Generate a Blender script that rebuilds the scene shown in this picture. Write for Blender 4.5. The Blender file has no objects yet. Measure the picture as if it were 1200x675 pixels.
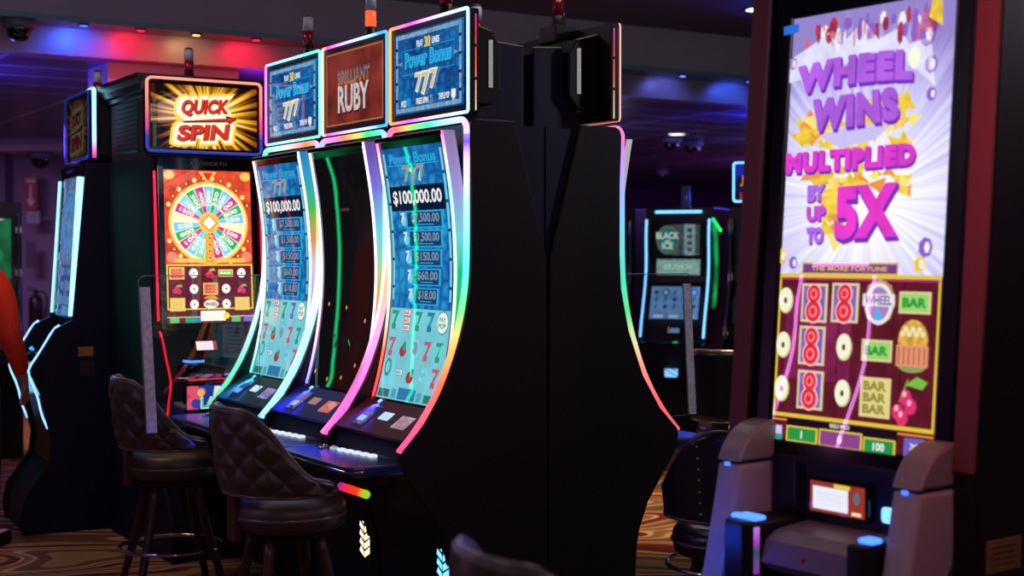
import bpy, bmesh, math, random
from mathutils import Vector, Matrix
random.seed(7)
PI = math.pi
sc = bpy.context.scene
COL = sc.collection

# ------------------------------------------------------------------ camera
F = 1667.0
PITCH = math.atan(40.5 / F)
CAMZ = 1.6
cam_d = bpy.data.cameras.new('camera')
cam = bpy.data.objects.new('camera', cam_d)
COL.objects.link(cam)
cam.location = (0, 0, CAMZ)
cam.rotation_euler = (PI / 2 - PITCH, 0, 0)
cam_d.sensor_width = 36.0
cam_d.lens = F / 1200 * 36.0
cam_d.clip_start = 0.05
cam_d.clip_end = 200
cam_d.dof.use_dof = True
cam_d.dof.focus_distance = 6.3
cam_d.dof.aperture_fstop = 2.2
sc.camera = cam
sc.view_settings.view_transform = 'Standard'
sc.view_settings.look = 'None'
sc.view_settings.gamma = 1
sc.view_settings.exposure = 0.0
sc.view_settings.use_curve_mapping = False


def ray(px, py):
    a, b = (px - 600) / F, (337.5 - py) / F
    c, s = math.cos(PITCH), math.sin(PITCH)
    return Vector((a, c + b * s, -s + b * c))


def at_depth(px, py, y):
    r = ray(px, py)
    return Vector((0, 0, CAMZ)) + r * (y / r.y)


# room axes: RB runs away to the right (into the bank), RR runs along the bank
RR = Vector((-0.5308, 0.8475, 0))
RB = Vector((0.8475, 0.5308, 0))
BANK = Vector((-0.161, 5.6, 0))


def room(bx, ry, z=0.0):
    return RB * bx + RR * ry + Vector((0, 0, z))


def bank(s, d, z=0.0):
    return BANK + RR * s - RB * d + Vector((0, 0, z))


# ------------------------------------------------------------------ materials
def lin(c):
    return tuple(((v / 12.92) if v <= 0.04045 else ((v + 0.055) / 1.055) ** 2.4) for v in c)


def rgb(r, g, b):
    return lin((r / 255, g / 255, b / 255))


_m = {}


def newmat(name):
    m = bpy.data.materials.new(name)
    m.use_nodes = True
    return m, m.node_tree.nodes, m.node_tree.links, m.node_tree.nodes['Principled BSDF']


def M(name, col, rough=0.5, metal=0.0, spec=0.5, var=0.0, scale=30.0, bump=0.0, coat=0.0):
    if name in _m:
        return _m[name]
    m, N, L, p = newmat(name)
    c = rgb(*col)
    p.inputs['Roughness'].default_value = rough
    p.inputs['Metallic'].default_value = metal
    p.inputs['Specular IOR Level'].default_value = spec
    p.inputs['Coat Weight'].default_value = coat
    tc = N.new('ShaderNodeTexCoord')
    nz = N.new('ShaderNodeTexNoise')
    nz.inputs['Scale'].default_value = scale
    nz.inputs['Detail'].default_value = 3
    L.new(tc.outputs['Object'], nz.inputs['Vector'])
    rp = N.new('ShaderNodeValToRGB')
    v = var
    rp.color_ramp.elements[0].position = 0.3
    rp.color_ramp.elements[1].position = 0.7
    rp.color_ramp.elements[0].color = tuple(x * (1 - v) for x in c) + (1,)
    rp.color_ramp.elements[1].color = tuple(min(1, x * (1 + v)) for x in c) + (1,)
    L.new(nz.outputs['Fac'], rp.inputs['Fac'])
    L.new(rp.outputs['Color'], p.inputs['Base Color'])
    if bump > 0:
        b = N.new('ShaderNodeBump')
        b.inputs['Strength'].default_value = bump
        b.inputs['Distance'].default_value = 0.002
        L.new(nz.outputs['Fac'], b.inputs['Height'])
        L.new(b.outputs['Normal'], p.inputs['Normal'])
    _m[name] = m
    return m


def E(name, col, st=1.0, rough=0.015, var=0.0, scale=20.0, spec=0.5):
    """a lit display or lamp surface: glossy cover over its own light"""
    key = (name, tuple(col), st)
    if key in _m:
        return _m[key]
    m, N, L, p = newmat(name)
    c = rgb(*col)
    p.inputs['Base Color'].default_value = (0.01, 0.01, 0.01, 1)
    p.inputs['Roughness'].default_value = rough
    p.inputs['Specular IOR Level'].default_value = spec
    p.inputs['Emission Color'].default_value = c + (1,)
    p.inputs['Emission Strength'].default_value = st
    if var > 0:
        tc = N.new('ShaderNodeTexCoord')
        nz = N.new('ShaderNodeTexNoise')
        nz.inputs['Scale'].default_value = scale
        nz.inputs['Detail'].default_value = 4
        L.new(tc.outputs['Object'], nz.inputs['Vector'])
        rp = N.new('ShaderNodeValToRGB')
        rp.color_ramp.elements[0].position = 0.3
        rp.color_ramp.elements[1].position = 0.7
        rp.color_ramp.elements[0].color = tuple(x * (1 - var) for x in c) + (1,)
        rp.color_ramp.elements[1].color = tuple(x * (1 + var) for x in c) + (1,)
        L.new(nz.outputs['Fac'], rp.inputs['Fac'])
        L.new(rp.outputs['Color'], p.inputs['Emission Color'])
    _m[key] = m
    return m


_rb = {}


def rainbow(axis, lo, hi, stops, st=1.0):
    """LED glow whose colours run along one axis: stops = [(pos, (r,g,b)), ...]"""
    key = (axis, lo, hi, tuple(stops), st)
    if key in _rb:
        return _rb[key]
    m, N, L, p = newmat('led_glow')
    p.inputs['Base Color'].default_value = (0.05, 0.05, 0.05, 1)
    p.inputs['Roughness'].default_value = 0.3
    tc = N.new('ShaderNodeTexCoord')
    sp = N.new('ShaderNodeSeparateXYZ')
    L.new(tc.outputs['Object'], sp.inputs[0])
    mr = N.new('ShaderNodeMapRange')
    mr.inputs['From Min'].default_value = lo
    mr.inputs['From Max'].default_value = hi
    L.new(sp.outputs['XYZ'.index(axis)], mr.inputs['Value'])
    rp = N.new('ShaderNodeValToRGB')
    cr = rp.color_ramp
    while len(cr.elements) < len(stops):
        cr.elements.new(0.5)
    for e, (q, c) in zip(cr.elements, sorted(stops)):
        e.position = q
        e.color = rgb(*c) + (1,)
    L.new(mr.outputs[0], rp.inputs['Fac'])
    L.new(rp.outputs['Color'], p.inputs['Emission Color'])
    p.inputs['Emission Strength'].default_value = st
    _rb[key] = m
    return m


def M_burst(name, centre_x, centre_z, cols, n=24.0, r0=0.05, r1=0.35, st=1.0, spread=2.6):
    """screen picture: rays round a centre, bright in the middle (cols: core, mid, ray, far)"""
    m, N, L, p = newmat(name)
    p.inputs['Base Color'].default_value = (0.01, 0.01, 0.01, 1)
    p.inputs['Roughness'].default_value = 0.015
    tc = N.new('ShaderNodeTexCoord')
    sp = N.new('ShaderNodeSeparateXYZ')
    L.new(tc.outputs['Object'], sp.inputs[0])

    def math_(op, a, b=None):
        q = N.new('ShaderNodeMath')
        q.operation = op
        for i, v in enumerate((a, b)):
            if v is None:
                continue
            if isinstance(v, (int, float)):
                q.inputs[i].default_value = v
            else:
                L.new(v, q.inputs[i])
        return q.outputs[0]
    dx = math_('SUBTRACT', sp.outputs[0], centre_x)
    dz = math_('SUBTRACT', sp.outputs[2], centre_z)
    ang = math_('ARCTAN2', dz, dx)
    r = math_('SQRT', math_('ADD', math_('MULTIPLY', dx, dx), math_('MULTIPLY', math_('MULTIPLY', dz, dz), 1.5)))
    cx = N.new('ShaderNodeCombineXYZ')
    L.new(math_('MULTIPLY', math_('COSINE', ang), n / 6), cx.inputs[0])
    L.new(math_('MULTIPLY', math_('SINE', ang), n / 6), cx.inputs[1])
    nz = N.new('ShaderNodeTexNoise')
    nz.inputs['Scale'].default_value = 2.5
    nz.inputs['Detail'].default_value = 3
    L.new(cx.outputs[0], nz.inputs['Vector'])
    # radius disturbed by the ray noise
    k = math_('ADD', math_('DIVIDE', math_('SUBTRACT', r, r0), r1 - r0),
              math_('MULTIPLY', math_('SUBTRACT', 0.5, nz.outputs['Fac']), spread))
    rp = N.new('ShaderNodeValToRGB')
    cr = rp.color_ramp
    cr.elements.new(0.4)
    cr.elements.new(0.7)
    for e, q, c in zip(cr.elements, (0.0, 0.3, 0.62, 1.0), cols):
        e.position = q
        e.color = rgb(*c) + (1,)
    L.new(k, rp.inputs['Fac'])
    L.new(rp.outputs['Color'], p.inputs['Emission Color'])
    p.inputs['Emission Strength'].default_value = st
    return m


def M_hex(name, c0, c1, scale=18.0, st=1.0):
    """screen picture: blue cell pattern"""
    if name in _m:
        return _m[name]
    m, N, L, p = newmat(name)
    p.inputs['Base Color'].default_value = (0.01, 0.01, 0.01, 1)
    p.inputs['Roughness'].default_value = 0.015
    tc = N.new('ShaderNodeTexCoord')
    vo = N.new('ShaderNodeTexVoronoi')
    vo.feature = 'DISTANCE_TO_EDGE'
    vo.inputs['Scale'].default_value = scale
    vo.inputs['Randomness'].default_value = 0.55
    L.new(tc.outputs['Object'], vo.inputs['Vector'])
    nz = N.new('ShaderNodeTexNoise')
    nz.inputs['Scale'].default_value = 5
    L.new(tc.outputs['Object'], nz.inputs['Vector'])
    mul = N.new('ShaderNodeMath')
    mul.operation = 'MULTIPLY_ADD'
    mul.inputs[1].default_value = 1.2
    L.new(vo.outputs['Distance'], mul.inputs[0])
    sb = N.new('ShaderNodeMath')
    sb.operation = 'MULTIPLY'
    sb.inputs[1].default_value = 0.75
    L.new(nz.outputs['Fac'], sb.inputs[0])
    L.new(sb.outputs[0], mul.inputs[2])
    rp = N.new('ShaderNodeValToRGB')
    rp.color_ramp.elements[0].position = 0.25
    rp.color_ramp.elements[1].position = 0.85
    rp.color_ramp.elements[0].color = rgb(*c0) + (1,)
    rp.color_ramp.elements[1].color = rgb(*c1) + (1,)
    L.new(mul.outputs[0], rp.inputs['Fac'])
    L.new(rp.outputs['Color'], p.inputs['Emission Color'])
    p.inputs['Emission Strength'].default_value = st
    _m[name] = m
    return m


# ------------------------------------------------------------------ mesh builder
class MB:
    def __init__(s):
        s.bm = bmesh.new()
        s.mats = []

    def mi(s, m):
        if m is None:
            return 0
        if m not in s.mats:
            s.mats.append(m)
        return s.mats.index(m)

    def face(s, pts, m=None):
        vs = [s.bm.verts.new(p) for p in pts]
        try:
            f = s.bm.faces.new(vs)
        except ValueError:
            return None
        f.material_index = s.mi(m)
        return f

    def box(s, c, size, m=None, bev=0.0, rot=None, seg=2):
        b = bmesh.new()
        bmesh.ops.create_cube(b, size=1.0)
        bmesh.ops.scale(b, vec=size, verts=b.verts)
        if bev > 0:
            bmesh.ops.bevel(b, geom=list(b.edges), offset=bev, segments=seg, profile=0.5, affect='EDGES')
        if rot is not None:
            bmesh.ops.transform(b, matrix=rot, verts=b.verts)
        bmesh.ops.translate(b, vec=c, verts=b.verts)
        s._merge(b, m)

    def _merge(s, b, m):
        i = s.mi(m)
        mp = {v: s.bm.verts.new(v.co) for v in b.verts}
        for f in b.faces:
            try:
                g = s.bm.faces.new([mp[v] for v in f.verts])
                g.material_index = i
                g.smooth = f.smooth
            except ValueError:
                pass
        b.free()

    def prism(s, prof, x0, x1, m=None, bev=0.0):
        """(y,z) outline pushed from x0 to x1"""
        b = bmesh.new()
        A = [b.verts.new((x0, y, z)) for y, z in prof]
        B = [b.verts.new((x1, y, z)) for y, z in prof]
        n = len(prof)
        e0 = b.faces.new(A)
        e1 = b.faces.new(B[::-1])
        for i in range(n):
            b.faces.new((A[i], B[i], B[(i + 1) % n], A[(i + 1) % n]))
        bmesh.ops.recalc_face_normals(b, faces=b.faces)
        if bev > 0:
            ed = list(set(list(e0.edges) + list(e1.edges)))
            bmesh.ops.bevel(b, geom=ed, offset=bev, segments=3, profile=0.5, affect='EDGES')
        bmesh.ops.triangulate(b, faces=[f for f in b.faces if len(f.verts) > 4])
        s._merge(b, m)

    def slab(s, outline, z0, z1, m=None, bev=0.0):
        """(x,y) outline raised from z0 to z1"""
        b = bmesh.new()
        A = [b.verts.new((x, y, z0)) for x, y in outline]
        B = [b.verts.new((x, y, z1)) for x, y in outline]
        n = len(outline)
        e0 = b.faces.new(A[::-1])
        e1 = b.faces.new(B)
        for i in range(n):
            b.faces.new((A[i], A[(i + 1) % n], B[(i + 1) % n], B[i]))
        bmesh.ops.recalc_face_normals(b, faces=b.faces)
        if bev > 0:
            bmesh.ops.bevel(b, geom=list(set(list(e0.edges) + list(e1.edges))), offset=bev, segments=3, profile=0.5, affect='EDGES')
        bmesh.ops.triangulate(b, faces=[f for f in b.faces if len(f.verts) > 4])
        s._merge(b, m)

    def tube(s, pts, r, m=None, closed=False, n=8, rad=None, flat=1.0):
        P = [Vector(p) for p in pts]
        k = len(P)
        rings = []
        up = None
        for i in range(k):
            if closed:
                t = (P[(i + 1) % k] - P[i - 1]).normalized()
            else:
                t = (P[min(i + 1, k - 1)] - P[max(i - 1, 0)]).normalized()
            if up is None:
                up = t.orthogonal().normalized()
            up = (up - t * up.dot(t))
            if up.length < 1e-6:
                up = t.orthogonal()
            up.normalize()
            sd = t.cross(up)
            rr = rad[i] if rad else r
            rings.append([s.bm.verts.new(P[i] + (up * math.cos(2 * PI * j / n) + sd * math.sin(2 * PI * j / n)) * rr) for j in range(n)])
        q = s.mi(m)
        rng = range(k) if closed else range(k - 1)
        for i in rng:
            A, B = rings[i], rings[(i + 1) % k]
            off = 0
            if closed and i == k - 1:
                off = min(range(n), key=lambda o: (A[0].co - B[o].co).length)
            for j in range(n):
                f = s.bm.faces.new((A[j], A[(j + 1) % n], B[(j + 1 + off) % n], B[(j + off) % n]))
                f.material_index = q
                f.smooth = True
        if not closed:
            for A in (rings[0][::-1], rings[-1]):
                f = s.bm.faces.new(A)
                f.material_index = q

    def lathe(s, prof, c=(0, 0, 0), n=24, m=None, sx=1.0, sy=1.0, smooth=True):
        """(r,z) outline turned about the z axis"""
        q = s.mi(m)
        rings = []
        for r, z in prof:
            if r < 1e-6:
                rings.append([s.bm.verts.new((c[0], c[1], c[2] + z))])
            else:
                rings.append([s.bm.verts.new((c[0] + sx * r * math.cos(2 * PI * j / n), c[1] + sy * r * math.sin(2 * PI * j / n), c[2] + z)) for j in range(n)])
        for A, B in zip(rings, rings[1:]):
            for j in range(n):
                vs = [A[j % len(A)], A[(j + 1) % len(A)], B[(j + 1) % len(B)], B[j % len(B)]]
                u = []
                for v in vs:
                    if v not in u:
                        u.append(v)
                if len(u) >= 3:
                    f = s.bm.faces.new(u)
                    f.material_index = q
                    f.smooth = smooth

    def grid(s, fn, us, vs, m=None, smooth=True, wrap=False):
        q = s.mi(m)
        V = [[s.bm.verts.new(fn(u, v)) for v in vs] for u in us]
        nu = len(us)
        for i in range(nu if wrap else nu - 1):
            for j in range(len(vs) - 1):
                f = s.bm.faces.new((V[i][j], V[(i + 1) % nu][j], V[(i + 1) % nu][j + 1], V[i][j + 1]))
                f.material_index = q
                f.smooth = smooth
        return V

    def build(s, name, parent=None, m=None, recalc=True):
        if recalc:
            bmesh.ops.recalc_face_normals(s.bm, faces=s.bm.faces)
        me = bpy.data.meshes.new(name)
        s.bm.to_mesh(me)
        s.bm.free()
        if s.mats:
            for x in s.mats:
                me.materials.append(x)
        elif m is not None:
            me.materials.append(m)
        o = bpy.data.objects.new(name, me)
        COL.objects.link(o)
        if parent is not None:
            o.parent = parent
        return o


def empty(name, loc, rz=0.0):
    o = bpy.data.objects.new(name, None)
    o.empty_display_size = 0.1
    COL.objects.link(o)
    o.location = loc
    o.rotation_euler = (0, 0, rz)
    return o


def tag(o, label=None, cat=None, group=None, kind=None):
    if label:
        o['label'] = label
    if cat:
        o['category'] = cat
    if group:
        o['group'] = group
    if kind:
        o['kind'] = kind
    return o


def smooth_path(pts, it=2):
    P = [Vector(p) for p in pts]
    for _ in range(it):
        Q = [P[0]]
        for a, b in zip(P, P[1:]):
            Q += [a * 0.75 + b * 0.25, a * 0.25 + b * 0.75]
        Q.append(P[-1])
        P = Q
    return P


def rrect(cx, cz, w, h, r, y, n=5):
    P = []
    for (sx, sz, a0) in ((1, 1, 0), (-1, 1, 90), (-1, -1, 180), (1, -1, 270)):
        for i in range(n + 1):
            a = math.radians(a0 + 90 * i / n)
            P.append((cx + sx * (w / 2 - r) + r * math.cos(a), y, cz + sz * (h / 2 - r) + r * math.sin(a)))
    return P


# ------------------------------------------------------------------ lettering and flat art
_txt = {}


def glyphs(t, bold=0.0, gap=1.0):
    key = (t, bold, gap)
    if key not in _txt:
        cu = bpy.data.curves.new('lettering', 'FONT')
        cu.body = t
        cu.dimensions = '2D'
        cu.fill_mode = 'FRONT'
        cu.offset = bold
        cu.space_character = gap
        cu.resolution_u = 3
        o = bpy.data.objects.new('lettering', cu)
        COL.objects.link(o)
        dg = bpy.context.evaluated_depsgraph_get()
        me = o.evaluated_get(dg).to_mesh()
        V = [(v.co.x, v.co.y) for v in me.vertices]
        Fc = [tuple(p.vertices) for p in me.polygons]
        o.evaluated_get(dg).to_mesh_clear()
        bpy.data.objects.remove(o)
        bpy.data.curves.remove(cu)
        x0, x1 = min(v[0] for v in V), max(v[0] for v in V)
        y0, y1 = min(v[1] for v in V), max(v[1] for v in V)
        V = [((x - (x0 + x1) / 2) / (x1 - x0), (y - (y0 + y1) / 2) / (y1 - y0)) for x, y in V]
        _txt[key] = (V, Fc, (x1 - x0) / (y1 - y0))
    return _txt[key]


class Surf:
    """a picture surface bent along a (y,z) curve; u across, v = 0 at the bottom .. 1 at the top"""
    def __init__(s, curve, w):
        s.P = [Vector((0, y, z)) for y, z in curve]      # bottom to top
        s.w = w
        s.L = [0.0]
        for a, b in zip(s.P, s.P[1:]):
            s.L.append(s.L[-1] + (b - a).length)
        s.len = s.L[-1]

    def __call__(s, u, v, off=0.0):
        d = v * s.len
        i = 0
        while i < len(s.P) - 2 and d > s.L[i + 1]:
            i += 1
        t = (d - s.L[i]) / (s.L[i + 1] - s.L[i])
        p = s.P[i].lerp(s.P[i + 1], t)

        def tan(k):
            return (s.P[min(k + 1, len(s.P) - 1)] - s.P[max(k - 1, 0)]).normalized()
        tg = tan(i).lerp(tan(i + 1), min(max(t, 0), 1))
        n = Vector((0, -tg.z, tg.y))
        return Vector((u, p.y, p.z)) + n.normalized() * off


class Art:
    """shapes laid on a Surf in thin layers, all one mesh: the picture of one screen"""
    STEP = 0.0011

    def __init__(s, surf):
        s.S = surf
        s.mb = MB()

    def ground(s, m, u0=None, u1=None, v0=0.0, v1=1.0, layer=0, nu=2, nv=28):
        u0 = -s.S.w / 2 if u0 is None else u0
        u1 = s.S.w / 2 if u1 is None else u1
        n = max(1, int(nv * (v1 - v0)))
        s.mb.grid(lambda u, v: s.S(u, v, layer * s.STEP), [u0 + (u1 - u0) * i / nu for i in range(nu + 1)],
                  [v0 + (v1 - v0) * i / n for i in range(n + 1)], m)

    def rect(s, u, v, w, h, m, layer=1):
        """h in metres"""
        hv = h / s.S.len
        s.ground(m, u - w / 2, u + w / 2, v - hv / 2, v + hv / 2, layer, 1, 28)

    def frame(s, u, v, w, h, t, m, layer=1):
        k = s.S.len
        s.rect(u, v + (h / 2 - t / 2) / k, w, t, m, layer)
        s.rect(u, v - (h / 2 - t / 2) / k, w, t, m, layer)
        s.rect(u - w / 2 + t / 2, v, t, h - 2 * t, m, layer)
        s.rect(u + w / 2 - t / 2, v, t, h - 2 * t, m, layer)

    def poly(s, pts, m, layer=1):
        """pts in (u, v*len) metres"""
        b = bmesh.new()
        vs = [b.verts.new((x, y, 0)) for x, y in pts]
        b.faces.new(vs)
        bmesh.ops.triangulate(b, faces=b.faces)
        q = s.mb.mi(m)
        mp = {v: s.mb.bm.verts.new(s.S(v.co.x, v.co.y / s.S.len, layer * s.STEP)) for v in b.verts}
        for f in b.faces:
            g = s.mb.bm.faces.new([mp[v] for v in f.verts])
            g.material_index = q
        b.free()

    def ell(s, u, v, rx, ry, m, layer=1, n=20, a0=0, a1=360, hole=0.0):
        c = v * s.S.len
        if hole > 0:
            for i in range(n):
                a, b = (math.radians(a0 + (a1 - a0) * k / n) for k in (i, i + 1))
                s.poly([(u + rx * math.cos(a), c + ry * math.sin(a)), (u + rx * math.cos(b), c + ry * math.sin(b)),
                        (u + rx * hole * math.cos(b), c + ry * hole * math.sin(b)), (u + rx * hole * math.cos(a), c + ry * hole * math.sin(a))], m, layer)
            return
        pts = [(u + rx * math.cos(math.radians(a0 + (a1 - a0) * i / n)), c + ry * math.sin(math.radians(a0 + (a1 - a0) * i / n))) for i in range(n)]
        s.poly(pts, m, layer)

    def text(s, t, u, v, w, h, m, layer=2, bold=0.0, shear=0.0, arch=0.0, taper=0.0, rot=0.0, du=0.0, dv=0.0, gap=1.0):
        V, Fc, asp = glyphs(t, bold, gap)
        if w is None:
            w = h * asp
        q = s.mb.mi(m)
        k = s.S.len
        ca, sa = math.cos(rot), math.sin(rot)
        vs = []
        for x, y in V:
            X = x * w * (1 + taper * y) + shear * y * h
            Y = y * h + arch * (1 - 4 * x * x) * h
            vs.append(s.mb.bm.verts.new(s.S(u + du + X * ca - Y * sa, v + (dv + X * sa + Y * ca) / k, layer * s.STEP)))
        for f in Fc:
            try:
                g = s.mb.bm.faces.new([vs[i] for i in f])
                g.material_index = q
            except ValueError:
                pass

    def build(s, name, parent):
        return s.mb.build(name, parent, recalc=False)


# shared finishes
BLK = M('black_satin', (14, 14, 16), 0.45, spec=0.4, var=0.15)
BLKG = M('black_gloss', (9, 9, 12), 0.12, spec=0.6)
HIDE = M('black_textured_panel', (17, 17, 18), 0.5, spec=0.35, var=0.35, scale=220, bump=0.5)
CHROME = M('chrome', (200, 200, 205), 0.12, metal=1.0)
NAVY = M('dark_blue_metal', (17, 22, 52), 0.5, spec=0.4, var=0.15)
GREY = M('grey_satin_plastic', (120, 118, 122), 0.4, var=0.06)
PALE = M('pale_plastic', (190, 188, 196), 0.4, var=0.04)
WHT = E('white_lamp', (235, 240, 255), 1.6)
EOFF = E('screen_black', (7, 7, 9), 1.0, rough=0.06)
EOFF2 = E('screen_bezel_black', (2, 2, 3), 1.0, rough=0.12)
EOFFC = E('screen_label_navy', (8, 22, 52), 1.0)
EWHT = E('screen_white', (238, 240, 240), 1.0)
EYEL = E('screen_yellow', (235, 205, 60), 1.0)
EGRN = E('screen_green', (40, 190, 80), 1.0)
ERED = E('screen_red', (215, 40, 45), 1.0)
EMAR = E('screen_maroon', (92, 22, 38), 1.0, var=0.2)
EGLD = E('screen_gold', (232, 190, 70), 1.0)
ECRM = E('screen_cream', (240, 226, 170), 1.0)
EMAG = E('screen_magenta', (205, 50, 140), 1.0)
ESKY = E('screen_sky', (90, 175, 235), 1.0)
EPUR = E('screen_purple', (150, 70, 200), 1.0)
EORG = E('screen_orange', (240, 120, 40), 1.0)
EBLU = E('screen_blue', (30, 110, 210), 1.2)
BLAMP = E('blue_lamp', (60, 110, 255), 3.0)
# ------------------------------------------------------------------ the curved video slots of the middle bank
SCREEN_C = smooth_path([(0, -0.112, 0.99), (0, -0.083, 1.09), (0, -0.052, 1.24), (0, -0.032, 1.42), (0, -0.03, 1.6), (0, -0.048, 1.83), (0, -0.085, 2.04)], 2)
SCREEN_C = [(p.y, p.z) for p in SCREEN_C]
OUTER_C = [(-0.303, 0.835), (-0.218, 0.925), (-0.124, 1.07), (-0.047, 1.27), (-0.008, 1.45), (0.0, 1.6), (0.0, 1.9), (0.0, 2.07)]
SIDE_P = [(0.004, 2.09), (0.012, 2.118), (0.035, 2.13), (0.215, 2.13), (0.366, 1.585), (0.366, 0.0), (-0.08, 0.0), (-0.083, 0.25),
          (-0.09, 0.36), (-0.105, 0.43), (-0.15, 0.54), (-0.22, 0.64), (-0.28, 0.72), (-0.31, 0.78), (-0.312, 0.83),
          (-0.296, 0.85), (-0.205, 0.935), (-0.112, 1.08), (-0.035, 1.275), (0.004, 1.45), (0.012, 1.6), (0.012, 1.9)]
SIDE_P = [(y + (0.0 if z < 0.84 else -0.008), z) for y, z in SIDE_P]
CORE_P = [(0.02, 2.115), (0.362, 2.115), (0.362, 0.0), (-0.066, 0.0), (-0.07, 0.25), (-0.078, 0.36), (-0.095, 0.44), (-0.14, 0.55), (-0.205, 0.645),
          (-0.265, 0.725), (-0.295, 0.76), (-0.29, 0.80), (-0.262, 0.855), (-0.105, 0.965), (-0.045, 1.1), (-0.01, 1.25), (0.012, 1.42), (0.012, 1.6), (0.0, 1.8), (-0.02, 2.0)]


def blue_screen(root):
    a = Art(Surf(SCREEN_C, 0.52))
    base = M_hex('screen_blue_cells', (8, 70, 150), (40, 150, 205), 16)
    reel = E('screen_reel_pale', (120, 200, 212), 1.0, var=0.12, scale=9)
    cy = E('screen_cyan', (40, 165, 215), 1.0)
    lt = E('screen_pale_cyan', (120, 205, 225), 1.0)
    dk = E('screen_row_navy', (16, 62, 108), 1.0)
    gt = E('screen_grey_letters', (128, 150, 172), 1.0)
    a.ground(base)
    a.ground(reel, v0=0.0, v1=0.365, layer=1)
    # silver rails down the sides of the upper half
    for s_ in (-1, 1):
        a.rect(s_ * 0.246, 0.69, 0.016, 0.62, lt, 1)
        for k in range(5):
            a.rect(s_ * 0.246, 0.45 + 0.11 * k, 0.02, 0.012, dk, 2)
    a.text('Power Bonus', 0.0, 0.956, 0.40, 0.045, cy, 2, 0.03)
    a.rect(0, 0.93, 0.44, 0.004, cy, 1)
    for k, (dx, dz) in enumerate(((-0.062, 0.004), (0.062, 0.004), (0.0, -0.008))):
        a.text('7', dx, 0.892, 0.072, 0.072, gt, 2 + k, 0.05, dv=dz)
        a.text('7', dx, 0.892, 0.056, 0.058, E('screen_sand', (150, 155, 140), 1.0), 5 + k, 0.02, dv=dz)
    a.rect(-0.18, 0.845, 0.08, 0.012, lt, 2)
    a.rect(0, 0.80, 0.47, 0.105, EOFFC, 2)
    a.text('$100,000.00', 0, 0.80, 0.42, 0.066, EWHT, 3, 0.025)
    a.rect(0.05, 0.738, 0.15, 0.012, lt, 3)
    for k, t in enumerate(('$7,500.00', '$1,500.00', '$150.00', '$60.00', '$18.00')):
        v = 0.715 - 0.075 * k
        w = 0.29 - 0.026 * k
        a.rect(0.035, v, w + 0.05, 0.070, cy, 2)
        a.rect(0.045, v, w, 0.060, dk, 3)
        a.text(t, 0.055, v + 0.004, w * 0.82, 0.042, gt, 4, 0.02)
        a.rect(0.05, v - 0.02, w * 0.5, 0.004, cy, 4)
        a.ell(-w / 2 + 0.015, v - 0.004, 0.022, 0.022, lt, 5)
        a.text('7', -w / 2 + 0.01, v + 0.008, 0.03, 0.042, EWHT, 6, 0.03)
    # reels
    g7 = E('screen_seven_green', (50, 150, 120), 1.0)
    r7 = E('screen_seven_red', (190, 90, 120), 1.0)
    b7 = E('screen_seven_blue', (40, 120, 170), 1.0)
    rd = E('screen_dark_red', (165, 50, 70), 1.0)
    for k in range(1, 5):
        a.rect(-0.26 + 0.104 * k, 0.205, 0.003, 0.31, lt, 2)
    xs = [-0.208, -0.104, 0.0, 0.104, 0.205]

    def seven(u, v, m):
        a.text('7', u, v, 0.062, 0.078, m, 3, 0.03)
        a.rect(u - 0.006, v - 0.028, 0.035, 0.024, m, 4)

    def bars(u, v, n, m):
        for q in range(n):
            vv = v + (q - (n - 1) / 2) * 0.03
            a.rect(u, vv, 0.062, 0.028, m, 3)
            a.rect(u, vv, 0.056, 0.022, EWHT, 4)
            a.text('BAR', u, vv, 0.046, 0.016, m, 5, 0.03)
    seven(xs[0], 0.318, g7)
    bars(xs[1], 0.318, 3, rd)
    seven(xs[2], 0.318, g7)
    seven(xs[3], 0.318, b7)
    a.ell(xs[4], 0.318, 0.05, 0.05, g7, 3, 9)
    a.ell(xs[4], 0.318, 0.043, 0.043, EWHT, 4)
    a.text('PAY', xs[4], 0.33, 0.05, 0.02, g7, 5, 0.03)
    a.text('POP', xs[4], 0.306, 0.06, 0.022, g7, 5, 0.03)
    seven(xs[0], 0.21, r7)
    a.ell(xs[1], 0.195, 0.03, 0.026, rd, 3, 12)
    a.ell(xs[1] + 0.01, 0.215, 0.016, 0.02, g7, 4, 12)
    a.ell(xs[2], 0.21, 0.036, 0.04, lt, 3, 14)
    a.ell(xs[2], 0.21, 0.024, 0.028, gt, 4, 14)
    seven(xs[3], 0.205, r7)
    seven(xs[4], 0.205, g7)
    a.rect(xs[0], 0.115, 0.085, 0.11, lt, 3)
    a.ell(xs[0], 0.125, 0.03, 0.04, g7, 4, 16)
    a.ell(xs[0], 0.125, 0.018, 0.026, lt, 5, 16)
    bars(xs[1], 0.11, 1, b7)
    a.ell(xs[2] - 0.005, 0.095, 0.03, 0.026, rd, 3, 12)
    a.ell(xs[2] + 0.012, 0.115, 0.014, 0.018, g7, 4, 12)
    a.ell(xs[3], 0.11, 0.036, 0.03, lt, 3, 8)
    a.text('PAY', xs[3], 0.11, 0.05, 0.02, gt, 4, 0.03)
    seven(xs[4], 0.105, r7)
    # meters along the bottom
    a.rect(0, 0.028, 0.15, 0.05, E('screen_meter_blue', (52, 120, 165), 1.0), 2)
    for u in (-0.2, 0.2):
        a.rect(u, 0.022, 0.10, 0.034, E('screen_meter_green', (46, 120, 110), 1.0), 2)
    for u in (-0.11, 0.11):
        a.rect(u, 0.024, 0.04, 0.04, E('screen_meter_teal', (80, 160, 190), 1.0), 2)
    return a.build('screen', root)


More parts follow.
